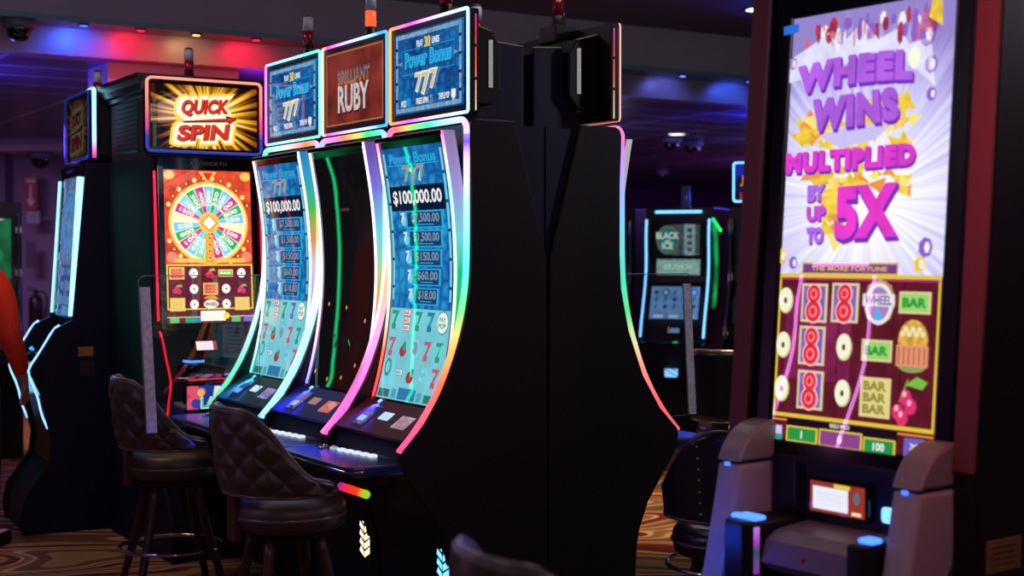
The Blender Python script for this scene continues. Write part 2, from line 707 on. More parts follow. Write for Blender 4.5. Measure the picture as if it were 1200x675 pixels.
def dark_screen(root):
    a = Art(Surf(SCREEN_C, 0.52))
    a.ground(E('screen_idle_black', (9, 8, 10), 1.0, rough=0.015, spec=0.15))
    amb = E('amber_reflection', (235, 150, 50), 1.0)
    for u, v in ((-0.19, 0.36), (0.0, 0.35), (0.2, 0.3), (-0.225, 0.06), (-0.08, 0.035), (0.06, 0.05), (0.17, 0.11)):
        a.ell(u, v, 0.008, 0.010, amb, 1, 10)  # amber reflections on the idle screen put in as glowing dots
    a.rect(0.0, 0.77, 0.09, 0.014, E('screen_dim_brown', (70, 45, 32), 1.0), 1)
    a.text('WIN', 0.0, 0.2, 0.2, 0.07, E('screen_faint_grey', (20, 20, 23), 1.0), 1)
    return a.build('screen', root)


def topper_blue(par):
    a = Art(Surf([(-0.0015, 2.19), (-0.0015, 2.535)], 0.60))
    H = 0.345
    a.ground(M_hex('screen_topper_cells', (6, 45, 105), (25, 115, 185), 20))
    sil = E('screen_silver', (120, 160, 190), 1.0, var=0.35, scale=40)
    a.frame(0, 0.5, 0.56, 0.33, 0.018, sil, 1)
    for k in range(4):
        for s_ in (-1, 1):
            a.rect(s_ * 0.271, 0.18 + 0.21 * k, 0.02, 0.012, EOFFC, 2)
    cy = E('screen_topper_cyan', (20, 150, 215), 1.0)
    a.text('PLAY', -0.065, 0.83, 0.055, 0.028, EWHT, 2, 0.03)
    a.text('30', 0.0, 0.83, 0.05, 0.046, EYEL, 2, 0.04)
    a.text('LINES', 0.07, 0.83, 0.062, 0.028, EWHT, 2, 0.03)
    a.text('Power Bonus', 0.0, 0.65, 0.40, 0.068, E('screen_topper_glow', (70, 195, 235), 1.0), 2, 0.05)
    a.text('Power Bonus', 0.0, 0.65, 0.395, 0.060, cy, 3, 0.02)
    a.frame(0, 0.625, 0.45, 0.105, 0.003, cy, 2)
    for s_ in (-1, 1):
        a.poly([(s_ * 0.225, 0.60 * H), (s_ * 0.225, 0.65 * H), (s_ * 0.26, 0.625 * H)], sil, 3)
    sand = E('screen_topper_sand', (205, 195, 150), 1.0)
    for k, (dx, dz) in enumerate(((-0.07, 0.0), (0.06, 0.004), (-0.004, -0.008))):
        big = 1.0 if k == 2 else 0.84
        a.text('7', dx, 0.36, 0.088 * big, 0.102 * big, EWHT, 4 + 2 * k, 0.05, dv=dz)
        a.text('7', dx, 0.36, 0.072 * big, 0.086 * big, sand, 5 + 2 * k, 0.02, dv=dz)
    a.text('WILD', -0.21, 0.13, 0.05, 0.028, EWHT, 2, 0.03)
    a.ell(-0.165, 0.14, 0.02, 0.02, cy, 2, 12)
    a.text('FREE SPIN', -0.045, 0.135, 0.105, 0.026, EWHT, 2, 0.03)
    a.text('2X', 0.035, 0.135, 0.03, 0.036, sil, 2, 0.02)
    a.text('TRIPLE POP', 0.14, 0.145, 0.09, 0.026, EWHT, 2, 0.03)
    a.poly([(0.20, 0.20 * H), (0.235, 0.2 * H), (0.235, 0.12 * H), (0.217, 0.07 * H), (0.20, 0.12 * H)], EWHT, 2)
    return a.build('topper_screen', par)


def topper_ruby(par):
    a = Art(Surf([(-0.0015, 2.19), (-0.0015, 2.535)], 0.60))
    a.ground(E('screen_ruby', (118, 42, 34), 1.0, var=0.55, scale=6))
    gl = E('screen_ruby_gold', (170, 110, 60), 1.0)
    a.frame(0, 0.5, 0.585, 0.335, 0.006, gl, 1)
    sil = E('screen_steel_letters', (150, 140, 158), 1.0, var=0.4, scale=60)
    a.text('BRILLIANT', 0, 0.655, 0.33, 0.062, gl, 2, 0.035, dv=-0.008)
    a.text('BRILLIANT', 0, 0.66, 0.33, 0.055, E('screen_steel_dark', (96, 88, 108), 1.0, var=0.4, scale=60), 4, 0.02)
    a.text('RUBY', 0, 0.35, 0.325, 0.130, E('screen_ruby_shadow', (60, 22, 24), 1.0), 2, 0.05, du=0.006, dv=-0.006)
    a.text('RUBY', 0, 0.35, 0.32, 0.125, E('screen_ruby_letters', (205, 190, 190), 1.0, var=0.2, scale=30), 4, 0.03)
    return a.build('topper_screen', par)


def tower_light(root, x, y, z, lit=False, s=1.0, white_lit=False):
    b = MB()
    b.lathe([(0.0, 0.0), (0.034, 0.0), (0.034, 0.02), (0.027, 0.028), (0.027, 0.05), (0, 0.05)], (x, y, z), 20, BLK)
    t = b.build('tower_light', root)
    b = MB()
    b.lathe([(0, 0.192 * s), (0.024, 0.192 * s), (0.024, 0.2 * s), (0.012, 0.206 * s), (0, 0.206 * s)], (x, y, z), 20, M('grey_cap', (60, 60, 66), 0.4))
    b.build('cap', t)
    r = MB()
    m = E('tower_lens_lit_orange', (255, 92, 48), 1.25) if lit else M('tower_lens_red', (125, 14, 18), 0.2)
    r.lathe([(0.0, 0.05), (0.0255, 0.05), (0.0255, 0.122), (0, 0.122)], (x, y, z), 20, m)
    r.build('red_lens', t)
    w = MB()
    w.lathe([(0.0, 0.124), (0.025, 0.124), (0.025, 0.192 * s), (0, 0.192 * s)], (x, y, z), 20, M('tower_lens_white', (165, 165, 180), 0.25))
    w.build('white_lens', t)
    return t


def blue_machine(loc, rz, label, cat, group, pal, screen, topper, lit=False):
    root = empty('slot_machine', loc, rz)
    tag(root, label, cat, group)
    c = MB()
    c.prism(CORE_P, -0.322, 0.322, NAVY)
    c.build('cabinet', root)
    for s in (-1, 1):
        b = MB()
        b.prism(SIDE_P, s * 0.3275 - 0.0205, s * 0.3275 + 0.0205, HIDE, bev=0.006)
        b.build('side_panel', root)
    # screen module
    b = MB()
    S = Surf([(-0.126, 0.965)] + SCREEN_C + [(-0.094, 2.085)], 0.575)
    vs = [i / 40 for i in range(41)]
    for v0, v1 in zip(vs, vs[1:]):
        pass
    prof = [tuple(S(0, v, -0.002))[1:] for v in vs] + [tuple(S(0, v, -0.035))[1:] for v in vs[::-1]]
    b.prism(prof, -0.2875, 0.2875, BLKG, bev=0.004)
    b.box((0, -0.078, 2.078), (0.575, 0.05, 0.02), BLKG, 0.004)
    b.build('screen_bezel', root)
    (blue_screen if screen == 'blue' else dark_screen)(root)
    for s in (-1, 1):
        # thin inner tube at the edge of the screen
        b = MB()
        b.tube([S(s * 0.284, v, 0.003) for v in vs[1:]], 0.0058, n=8)
        b.build('neon_tube', root, rainbow('Z', 0.95, 2.1, pal['inner'], pal.get('si', 2.2)))
        # pale fin beside the screen; light of the tubes put in as emission
        b = MB()
        q = []
        for v in vs:
            p = S(0, v, 0.0)
            # outer curve y at this height
            yo = None
            for (y0, z0), (y1, z1) in zip(OUTER_C, OUTER_C[1:]):
                if z0 <= p.z <= z1:
                    yo = y0 + (y1 - y0) * (p.z - z0) / (z1 - z0)
            yo = OUTER_C[-1][0] if yo is None else yo
            q.append((p.y, max(yo, -0.2), p.z))
        outl = q
        V = b.grid(lambda i, k: Vector((s * (0.2885, 0.309, 0.313)[k], (outl[i][0] + 0.001, outl[i][0] + 0.006, outl[i][0] + 0.04)[k], outl[i][2])),
                   list(range(len(outl))), [0, 1, 2])
        b.build('lit_fin', root, rainbow('Z', 0.95, 2.1, pal['band'], pal.get('sb', 0.8)))
    # outer tube: up one side, over the arch, down the other
    side = smooth_path([(0.336, y - 0.012, z) for y, z in OUTER_C], 2)
    for s in (-1, 1):
        b = MB()
        b.tube([(s * p.x, p.y, p.z) for p in side], 0.0125, n=10)
        b.build('neon_tube', root, rainbow('Z', 0.83, 2.13, pal['outer_r' if s > 0 else 'outer_l'], pal.get('so', 1.5)))
    b = MB()
    arch = [(0.336, -0.012, 2.07)] + [(0.336 - 0.045 + 0.045 * math.cos(a), -0.012, 2.085 + 0.045 * math.sin(a)) for a in [PI / 2 * i / 6 for i in range(7)]]
    arch += [(-x, y, z) for x, y, z in arch[::-1]]
    b.tube(arch, 0.0125, n=10)
    b.build('neon_arch', root, rainbow('X', -0.34, 0.34, pal['arch'], pal.get('sa', 1.4)))
    # console slope under the screen
    y0, z0, y1, z1 = -0.125, 0.972, -0.282, 0.862
    tl = math.hypot(y1 - y0, z1 - z0)
    ty, tz = (y1 - y0) / tl, (z1 - z0) / tl
    ny, nz = tz, -ty
    if nz < 0:
        ny, nz = -ny, -nz

    def sl(u, t, off):
        return (u, y0 + ty * t + ny * off, z0 + tz * t + nz * off)

    def plate(name, u, t, w, l, h, m, off=0.0):
        b_ = MB()
        R = Matrix.Rotation(math.atan2(tz, -ty) * -1, 4, 'X')
        ang = math.atan2(-tz, -ty)
        R = Matrix.Rotation(ang, 4, 'X')
        b_.box(sl(u, t, off + h / 2), (w, l, h), m, min(0.004, h * 0.4), R)
        return b_.build(name, root)
    plate('console_panel', 0, tl / 2, 0.62, tl, 0.016, pal['console'])
    plate('bill_acceptor', -0.13, 0.10, 0.10, 0.12, 0.010, E('bill_slot_blue', (30, 70, 170), 0.4), 0.010)
    plate('bill_slot_light', -0.14, 0.122, 0.06, 0.032, 0.004, E('bill_slot_white', (130, 180, 250), 1.0), 0.019)
    plate('player_display', 0.015, 0.085, 0.085, 0.045, 0.006, E('display_white', pal['disp'], 1.0), 0.014)
    plate('card_reader', 0.185, 0.10, 0.115, 0.075, 0.008, E('reader_plate', pal['reader'], 0.8, var=0.3, scale=60), 0.010)
    plate('panel_lamp', -0.16, 0.01, 0.016, 0.02, 0.012, E('panel_lamp_blue', (120, 180, 255), 1.8), 0.012)
    pl = bpy.data.lights.new('deck_fill_light', 'SPOT')  # added spot set at the panel lamp to tint console and deck
    pl.energy = 36.0
    pl.spot_size = math.radians(110)
    pl.spot_blend = 0.8
    pl.color = lin(tuple(c / 255 for c in pal['glow']))
    pl.shadow_soft_size = 0.012
    po_ = bpy.data.objects.new('deck_fill_light', pl)
    COL.objects.link(po_)
    po_.parent = root
    po_.location = (-0.16, -0.165, 0.99)
    po_.rotation_euler = (math.radians(-32), 0, 0)
    # deck
    d = MB()
    out = [(0.343, -0.235), (-0.343, -0.235), (-0.343, -0.46), (-0.335, -0.505), (-0.305, -0.53), (0.305, -0.53), (0.335, -0.505), (0.343, -0.46)]
    d.slab(out, 0.752, 0.792, M('deck_navy_gloss', (40, 50, 104), 0.25, spec=0.6), 0.008)
    dk = d.build('button_deck', root)
    t = MB()
    t.tube([(x, y, 0.772) for x, y in out[2:]], 0.006, CHROME, n=6)
    t.build('deck_trim', dk)
    for k in range(6):
        b = MB()
        b.box((-0.165 + 0.056 * k, -0.352 + 0.007 * k, 0.797), (0.036, 0.030, 0.012), E('button_white', (215, 228, 255), 1.1 if k > 0 else 0.5), 0.004)
        b.build('button', dk)
    for k, (x, y) in enumerate(((-0.235, -0.36), (-0.21, -0.33), (-0.215, -0.385), (-0.26, -0.35))):
        b = MB()
        b.lathe([(0, 0), (0.013, 0), (0.013, 0.008), (0.009, 0.012), (0, 0.012)], (x, y, 0.791), 12, CHROME)
        b.build('button', dk)
    # lamp under the deck
    b = MB()
    b.tube([(-0.125, -0.345, 0.645), (-0.12, -0.345, 0.645), (0.12, -0.345, 0.645), (0.125, -0.345, 0.645)], 0.017, n=10, rad=[0.006, 0.017, 0.017, 0.006])
    lamp = b.build('underdeck_lamp', root, rainbow('X', -0.13, 0.13, pal['under'], 1.1))
    b = MB()
    for x in (-0.08, 0.08):
        b.box((x, -0.26, 0.66), (0.02, 0.13, 0.012), BLK, 0.003)
    b.build('bracket', lamp)
    # lit emblem on the plinth
    e = MB()
    em = E('emblem_lamp', pal['emblem'], 1.5)
    for k in range(5):
        z = 0.268 + 0.036 * k
        x0 = 0.278
        if k < 4:
            e.face([(x0 + 0.004, -0.092, z), (x0 + 0.056, -0.092, z + 0.026), (x0 + 0.056, -0.092, z + 0.056), (x0 + 0.004, -0.092, z + 0.026)], em)
        e.face([(x0 - 0.002, -0.092, z + 0.004), (x0 - 0.002, -0.092, z + 0.028), (x0 - 0.03 - 0.003 * k, -0.092, z + 0.048 - 0.01 * (k == 4)), (x0 - 0.044, -0.092, z + 0.026)], em)
    e.box((0.285, -0.086, 0.36), (0.12, 0.01, 0.2), BLK, 0.002)
    e.build('base_emblem', root, em)
    # topper
    b = MB()
    b.box((0, 0.024, 2.3625), (0.672, 0.046, 0.412), BLK, 0.006)
    tp = b.build('topper', root)
    (topper_blue if topper == 'blue' else topper_ruby)(tp)
    b = MB()
    b.tube(rrect(0, 2.3625, 0.668, 0.408, 0.012, -0.004, 3), pal.get('rim', 0.0065), closed=True, n=8)
    b.build('topper_neon', tp, rainbow('X', -0.34, 0.34, pal['topper'], pal.get('st', 2.0)))
    for s in (-1, 1):
        b = MB()
        for k in range(3):
            b.box((s * 0.3365, 0.03, 2.225 + 0.13 * k), (0.003, 0.004, 0.118), None)
        b.build('topper_led_strip', tp, rainbow('Z', 2.15, 2.57, [(0, (255, 240, 200)), (0.45, (255, 120, 70)), (0.75, (255, 60, 80)), (1, (230, 60, 200))], 1.1))
    # housing behind the topper and the column that carries it
    b = MB()
    b.prism([(0.046, 2.20), (0.046, 2.53), (0.16, 2.50), (0.20, 2.44), (0.20, 2.26), (0.15, 2.20)], -0.25, 0.25, BLK, 0.008)
    hs = b.build('topper_housing', root)
    for s in (-1, 1):
        b = MB()
        b.tube([(s * 0.252, 0.15, 2.27), (s * 0.252, 0.15, 2.46)], 0.009, E('side_lamp_white', (200, 205, 200), 0.45), n=8)
        b.build('side_lamp', hs)
    b = MB()
    b.prism([(0.10, 2.11), (0.345, 2.11), (0.345, 2.46), (0.20, 2.47), (0.17, 2.40)], -0.2, 0.2, NAVY, 0.01)
    b.box((0, 0.09, 2.55), (0.13, 0.11, 0.075), BLK, 0.008)
    b.build('topper_column', root)
    tower_light(root, 0, 0.085, 2.585, lit)
    return root


W_ = (236, 236, 255)
PALS = [
    dict(inner=[(0, (255, 40, 60)), (0.2, (255, 90, 70)), (0.45, (200, 255, 220)), (0.8, (150, 250, 255)), (1, (255, 60, 170))],
         band=[(0, (250, 40, 70)), (0.1, (255, 80, 30)), (0.2, (230, 160, 20)), (0.32, (0, 215, 70)), (0.5, (0, 210, 150)), (0.62, (120, 235, 240)), (0.8, (170, 160, 235)), (1, (150, 130, 175))],
         outer_r=[(0, (255, 70, 140)), (0.1, (255, 90, 120)), (0.2, (255, 110, 80)), (0.32, (235, 190, 100)), (0.42, (120, 240, 140)), (0.55, (90, 240, 220)), (0.75, (170, 225, 255)), (0.88, (250, 200, 240)), (0.93, (110, 80, 220)), (1, (215, 190, 255))],
         outer_l=[(0, (255, 90, 190)), (0.15, (255, 110, 200)), (0.3, (255, 150, 220)), (0.5, (255, 180, 120)), (0.7, (150, 235, 255)), (1, (220, 200, 255))],
         arch=[(0, (240, 120, 190)), (0.15, (255, 110, 100)), (0.35, (150, 230, 110)), (0.55, (60, 235, 180)), (0.75, (170, 235, 255)), (1, (225, 200, 255))],
         topper=[(0, (255, 160, 60)), (0.08, (255, 130, 120)), (0.3, (225, 80, 230)), (0.6, (225, 190, 255)), (0.9, (180, 225, 255)), (1, (170, 220, 255))],
         under=[(0, (120, 30, 160)), (0.35, (255, 40, 50)), (0.75, (255, 60, 20)), (1, (120, 220, 30))], emblem=(120, 215, 255),
         glow=(40, 80, 255), console=M('console_plum', (82, 14, 30), 0.5, spec=0.15), disp=(190, 225, 250), reader=(160, 140, 160)),
    dict(inner=[(0, (90, 120, 255)), (0.3, (255, 200, 240)), (0.6, (220, 235, 255)), (1, (235, 225, 255))],
         band=[(0, (90, 80, 230)), (0.15, (215, 60, 220)), (0.3, (255, 110, 40)), (0.42, (250, 190, 60)), (0.52, (180, 240, 170)), (0.65, (120, 230, 250)), (0.82, (130, 120, 235)), (1, (110, 70, 170))],
         outer_r=[(0, (255, 120, 200)), (0.2, (255, 90, 170)), (0.4, (255, 230, 245)), (0.6, (180, 240, 255)), (0.8, (200, 220, 255)), (1, (200, 150, 255))],
         outer_l=[(0, (150, 220, 255)), (0.3, (170, 225, 255)), (0.5, (225, 235, 255)), (0.62, (245, 180, 110)), (0.75, (130, 240, 130)), (0.9, (110, 225, 240)), (1, (180, 190, 255))],
         arch=[(0, (170, 190, 255)), (0.2, (225, 130, 235)), (0.42, (255, 130, 90)), (0.6, (220, 210, 70)), (0.75, (60, 230, 130)), (0.95, (90, 235, 210)), (1, (180, 220, 255))],
         topper=[(0, (255, 200, 150)), (0.1, (235, 60, 180)), (0.45, (190, 180, 255)), (0.75, (170, 230, 255)), (0.9, (60, 140, 255)), (1, (60, 160, 255))],
         under=[(0, (60, 200, 80)), (0.5, (255, 180, 40)), (1, (255, 60, 40))], emblem=(255, 225, 190),
         glow=(40, 70, 255), console=M('console_navy', (16, 30, 130), 0.5, spec=0.15), disp=(110, 100, 110), reader=(190, 80, 80)),
    dict(inner=[(0, (60, 220, 170)), (0.25, (210, 250, 255)), (0.6, (240, 245, 255)), (1, (240, 240, 255))],
         band=[(0, (40, 200, 170)), (0.2, (70, 130, 240)), (0.4, (185, 200, 255)), (0.52, (235, 220, 245)), (0.62, (245, 160, 90)), (0.75, (60, 210, 90)), (0.9, (40, 170, 220)), (1, (40, 130, 200))],
         outer_r=[(0, (150, 225, 255)), (0.3, (190, 240, 255)), (0.55, (240, 240, 255)), (0.68, (250, 190, 120)), (0.8, (110, 235, 140)), (1, (120, 200, 255))],
         outer_l=[(0, (40, 215, 150)), (0.15, (80, 240, 190)), (0.3, (180, 250, 250)), (0.5, (245, 250, 255)), (1, (240, 245, 255))],
         arch=[(0, (90, 240, 170)), (0.3, (190, 245, 225)), (0.55, (240, 200, 200)), (0.8, (255, 130, 90)), (0.95, (240, 160, 150)), (1, (200, 190, 250))],
         topper=[(0, (215, 60, 190)), (0.06, (120, 200, 255)), (0.5, (160, 225, 255)), (0.8, (90, 240, 210)), (1, (110, 240, 230))],
         under=[(0, (40, 170, 60)), (0.5, (60, 220, 60)), (1, (60, 230, 60))], emblem=(150, 215, 255),
         glow=(30, 150, 230), console=M('console_teal', (6, 84, 96), 0.5, spec=0.15), disp=(190, 235, 250), reader=(130, 130, 200)),
]
FAR = dict(PALS[0])
FAR['outer_l'] = [(0, (255, 90, 120)), (0.1, (255, 100, 110)), (0.22, (255, 150, 130)), (0.3, (235, 225, 170)), (0.4, (90, 230, 150)), (0.55, (80, 230, 200)), (0.75, (150, 190, 255)), (0.9, (200, 150, 255)), (1, (255, 90, 190))]
FAR['topper'] = [(0, (255, 200, 190)), (0.03, (255, 150, 120)), (0.5, (255, 90, 120)), (1, (255, 90, 200))]
FAR['so'] = 1.1
FAR['st'] = 1.0
FAR['rim'] = 0.004
FAR['band'] = [(0, (70, 60, 70)), (0.5, (130, 140, 140)), (1, (190, 185, 195))]  # grey glow put in for the light on the pale fin
FAR['sb'] = 0.9

BANK_ROT = math.atan2(-0.8475, 0.5308)
G1 = None
LAB = ['blue screened curved slot machine beside the bare black end panel, nearest of its row',
       'curved slot machine with a black idle screen under a red RUBY topper',
       'farthest blue screened curved slot machine of the row, next to the red wheel game']
for k in range(3):
    p = bank(0.35 + 0.70 * k, 0.0)
    blue_machine(p, BANK_ROT, LAB[k], 'slot machine', 'curved slot machines of the middle bank',
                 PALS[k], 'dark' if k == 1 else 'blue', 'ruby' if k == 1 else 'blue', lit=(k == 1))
LAB2 = ['black slot machine back to back with the nearest blue one, seen edge on',
        'black slot machine facing away, only its topper edge showing past the nearest black one']
for k in range(2):
    p = bank(0.35 + 0.70 * k, -0.733)
    blue_machine(p, BANK_ROT + PI, LAB2[k], 'slot machine', 'slot machines on the far side of the middle bank',
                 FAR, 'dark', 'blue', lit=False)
# ------------------------------------------------------------------ wheel-game slot machines on the left
WS = Surf([(-0.087, 1.225), (-0.058, 1.64), (-0.03, 2.05)], 0.49)


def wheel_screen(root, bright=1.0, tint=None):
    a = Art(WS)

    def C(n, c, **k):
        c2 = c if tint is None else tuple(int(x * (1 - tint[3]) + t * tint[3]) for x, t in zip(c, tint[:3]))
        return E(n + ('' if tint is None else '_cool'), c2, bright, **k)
    L = WS.len
    red = C('wheel_red_ground', (214, 72, 44), var=0.4, scale=14)
    gold = C('wheel_gold', (246, 190, 90))
    cream = C('wheel_cream', (252, 236, 170))
    wht = C('wheel_white', (255, 250, 240))
    cols = [C('wheel_sky', (120, 195, 240)), C('wheel_green', (30, 175, 110)), C('wheel_magenta', (205, 50, 140)),
            C('wheel_sky2', (130, 205, 235)), C('wheel_mint', (110, 215, 170)), C('wheel_ivory', (250, 232, 190))]
    dkr = C('wheel_dark_red', (120, 30, 26))
    a.ground(red, v0=0.385)
    vc = 0.655
    R = 0.212
    # gilded posts round the wheel
    for k in range(30):
        t = 2 * PI * k / 30
        u, v = math.cos(t) * (R + 0.03), vc * L + math.sin(t) * (R + 0.03)
        if abs(u) > 0.228 or v > L - 0.016 or v < 0.4 * L:
            continue
        a.ell(u, v / L, 0.014, 0.014, gold if k % 2 else dkr, 2, 8)
        a.ell(u, v / L, 0.007, 0.009, cream if k % 2 else gold, 3, 8)
    a.ell(0, vc, R + 0.012, R + 0.012, gold, 3, 48)
    a.ell(0, vc, R, R, cream, 4, 48)
    order = [0, 2, 1, 3, 2, 5, 0, 1, 2, 0, 4, 1, 2, 3, 1, 2, 5, 0, 1, 2, 0, 1]
    n = 22
    vals = ['1000', '400', '300', '200', '1500', '500', '250', '800', '100', '600', '350']
    for k in range(n):
        t0 = 90 + 360 * (k - 0.5) / n
        t1 = t0 + 360 / n - 1.6
        m = cols[order[k]]
        r0, r1 = 0.05, R - 0.014
        p = []
        for q in range(4):
            t = math.radians(t0 + (t1 - t0) * q / 3)
            p.append((r1 * math.cos(t), vc * L + r1 * math.sin(t)))
        for q in range(3, -1, -1):
            t = math.radians(t0 + (t1 - t0) * q / 3)
            p.append((r0 * math.cos(t), vc * L + r0 * math.sin(t)))
        a.poly(p, m, 5)
        tm = math.radians((t0 + t1) / 2)
        if order[k] != 5:
            a.text(vals[k % len(vals)], 0.135 * math.cos(tm), vc + 0.135 * math.sin(tm) / L, 0.085, 0.022, wht, 6, 0.03,
                   rot=tm if math.cos(tm) > -0.01 else tm + PI)
    a.ell(0, vc, 0.058, 0.058, gold, 7, 24)
    a.poly([(0.05, vc * L), (0, vc * L + 0.05), (-0.05, vc * L), (0, vc * L - 0.05)], C('wheel_orange', (240, 150, 60)), 8)
    a.poly([(0.036, vc * L), (0, vc * L + 0.036), (-0.036, vc * L), (0, vc * L - 0.036)], wht, 9)
    a.rect(0, vc - 0.17, 0.046, 0.15, C('wheel_orange', (240, 150, 60)), 8)
    for k in range(4):
        a.ell(0, vc - 0.10 - 0.043 * k, 0.016, 0.015, gold, 9, 10)
        a.ell(0, vc - 0.10 - 0.043 * k, 0.008, 0.007, C('wheel_red', (225, 60, 40)), 10, 8)
    # pointer
    a.poly([(-0.05, L - 0.008), (0.05, L - 0.008), (0.0, L - 0.075)], gold, 7)
    a.poly([(-0.03, L - 0.012), (0.03, L - 0.012), (0.0, L - 0.06)], C('wheel_red', (225, 40, 40)), 8)
    for s in (-1, 1):
        a.ell(s * 0.215, 0.965, 0.03, 0.025, gold, 3, 10)
        a.ell(s * 0.21, 0.43, 0.03, 0.03, C('wheel_rose', (235, 130, 110)), 5, 10)
    a.rect(0, 0.408, 0.40, 0.022, gold, 6)
    # reels
    mar = C('wheel_maroon', (104, 26, 44), var=0.2, scale=8)
    a.ground(mar, v0=0.0, v1=0.385)
    a.frame(0, 0.235, 0.485, 0.245, 0.008, C('wheel_frame_yellow', (240, 205, 70)), 2)
    for k in range(1, 5):
        a.rect(-0.2425 + 0.097 * k, 0.235, 0.004, 0.235, dkr, 1)

    def coin(u, v):
        a.ell(u, v, 0.024, 0.026, wht, 3, 18)
        a.ell(u, v, 0.005, 0.006, dkr, 4, 8)

    def cherry(u, v):
        for du, dv in ((-0.014, -0.01), (0.01, -0.014), (-0.002, 0.002)):
            a.ell(u + du, v + dv / L, 0.013, 0.014, C('wheel_cherry', (230, 60, 100)), 4, 12)
        a.poly([(u - 0.006, v * L + 0.012), (u + 0.03, v * L + 0.012), (u + 0.02, v * L + 0.026), (u, v * L + 0.022)], C('wheel_leaf', (150, 200, 90)), 5)

    def bar(u, v, h, m, txt, tc):
        a.rect(u, v, 0.084, h, C('wheel_frame_yellow', (240, 205, 70)), 3)
        a.rect(u, v, 0.074, h - 0.012, m, 4)
        k = 3 if h > 0.05 else 1
        for q in range(k):
            a.text(txt, u, v + (q - (k - 1) / 2) * 0.017 / L, 0.06, 0.013, tc, 5, 0.03)
    xs = [-0.186, -0.093, 0.0, 0.088, 0.178]
    r = [0.325, 0.222, 0.122]
    pk, gr, cr = C('wheel_bar_pink', (240, 150, 120)), C('wheel_bar_green', (110, 200, 110)), C('wheel_bar_cream', (250, 215, 120))
    rd = C('wheel_red', (225, 40, 40))
    bar(xs[0], r[0], 0.066, pk, 'BAR', rd)
    coin(xs[1], r[0])
    cherry(xs[2], r[0])
    bar(xs[3], r[0], 0.04, gr, 'BAR', wht)
    coin(xs[4], r[0])
    cherry(xs[0], r[1])
    coin(xs[1], r[1])
    bar(xs[2], r[1], 0.066, pk, 'BAR', rd)
    coin(xs[3], r[1])
    cherry(xs[4], r[1])
    bar(xs[0], r[2], 0.072, cr, 'BAR', gold)
    coin(xs[1], r[2])
    a.ell(xs[2], r[2], 0.042, 0.024, wht, 4, 16)
    a.ell(xs[2], r[2] + 0.03, 0.042, 0.022, C('wheel_orange', (240, 150, 60)), 3, 16, 0, 180)
    a.text('WHEEL', xs[2], r[2], 0.07, 0.02, dkr, 5, 0.03)
    coin(xs[3], r[2])
    bar(xs[4], r[2], 0.072, cr, 'BAR', gold)
    # meters
    a.rect(0, 0.04, 0.49, 0.004, cream, 3)
    a.rect(0.01, 0.045, 0.14, 0.055, wht, 4)
    a.ell(0.085, 0.045, 0.018, 0.018, C('wheel_lamp_yellow', (250, 230, 60)), 5)
    for u, m in ((-0.205, gr), (-0.12, C('wheel_green', (30, 175, 110))), (-0.085, C('wheel_teal', (40, 150, 170))), (0.14, gr), (0.21, C('wheel_violet', (130, 110, 200)))):
        a.rect(u, 0.022, 0.05, 0.03, m, 3)
    return a.build('screen', root)


def spin_topper(par, dim=False):
    a = Art(Surf([(-0.0015, 2.17), (-0.0015, 2.51)], 0.60))
    L = 0.34
    k = 0.05 if dim else 1.0
    nm = '_dim' if dim else ''
    a.ground(M_burst('screen_starburst' + nm, 0.015, 2.342, [(255, 250, 200), (255, 205, 40), (170, 90, 10), (14, 8, 6)], 26, 0.07, 0.32, st=k))
    yel = E('sign_yellow' + nm, (255, 214, 60), k)
    wht = E('sign_white' + nm, (255, 250, 215), k)
    red = E('sign_red' + nm, (222, 52, 34), k)
    dk = E('sign_dark_red' + nm, (84, 14, 12), k)
    # the words with their glowing outlines
    WORDS = (('QUICK', 0.0, 0.655, 0.27, 0.09), ('SPIN', -0.01, 0.26, 0.29, 0.085))
    arrow = [(-0.13, 0.425 * L), (0.12, 0.50 * L), (0.118, 0.545 * L), (0.185, 0.50 * L), (0.135, 0.40 * L), (0.13, 0.44 * L), (-0.12, 0.40 * L)]
    for m, g, ly in ((yel, 0.046, 1), (wht, 0.030, 2)):
        for t, u, v, w, h in WORDS:
            a.text(t, u, v, w + 2 * g * 0.9, h + 2 * g * 0.72, m, ly, 0.16 if ly == 1 else 0.12, shear=0.2, rot=0.06)
            a.rect(u, v, w * 0.86, h * 0.8, m, ly)
        a.rect(0.0, 0.46, 0.24, 0.06, m, ly)
    for t, u, v, w, h in WORDS:
        a.text(t, u, v, w, h, dk, 3, 0.06, shear=0.22, rot=0.06, du=0.004, dv=-0.004)
        a.text(t, u, v, w, h, red, 4, 0.04, shear=0.22, rot=0.06)
    a.poly([(-0.13, 0.425 * L), (0.12, 0.50 * L), (0.118, 0.545 * L), (0.185, 0.50 * L), (0.135, 0.40 * L), (0.13, 0.44 * L), (-0.12, 0.40 * L)], dk, 5)
    a.poly([(-0.10, 0.425 * L), (0.125, 0.487 * L), (0.125, 0.515 * L), (0.17, 0.495 * L), (0.137, 0.43 * L), (0.132, 0.46 * L)], red, 6)
    return a.build('topper_screen', par)


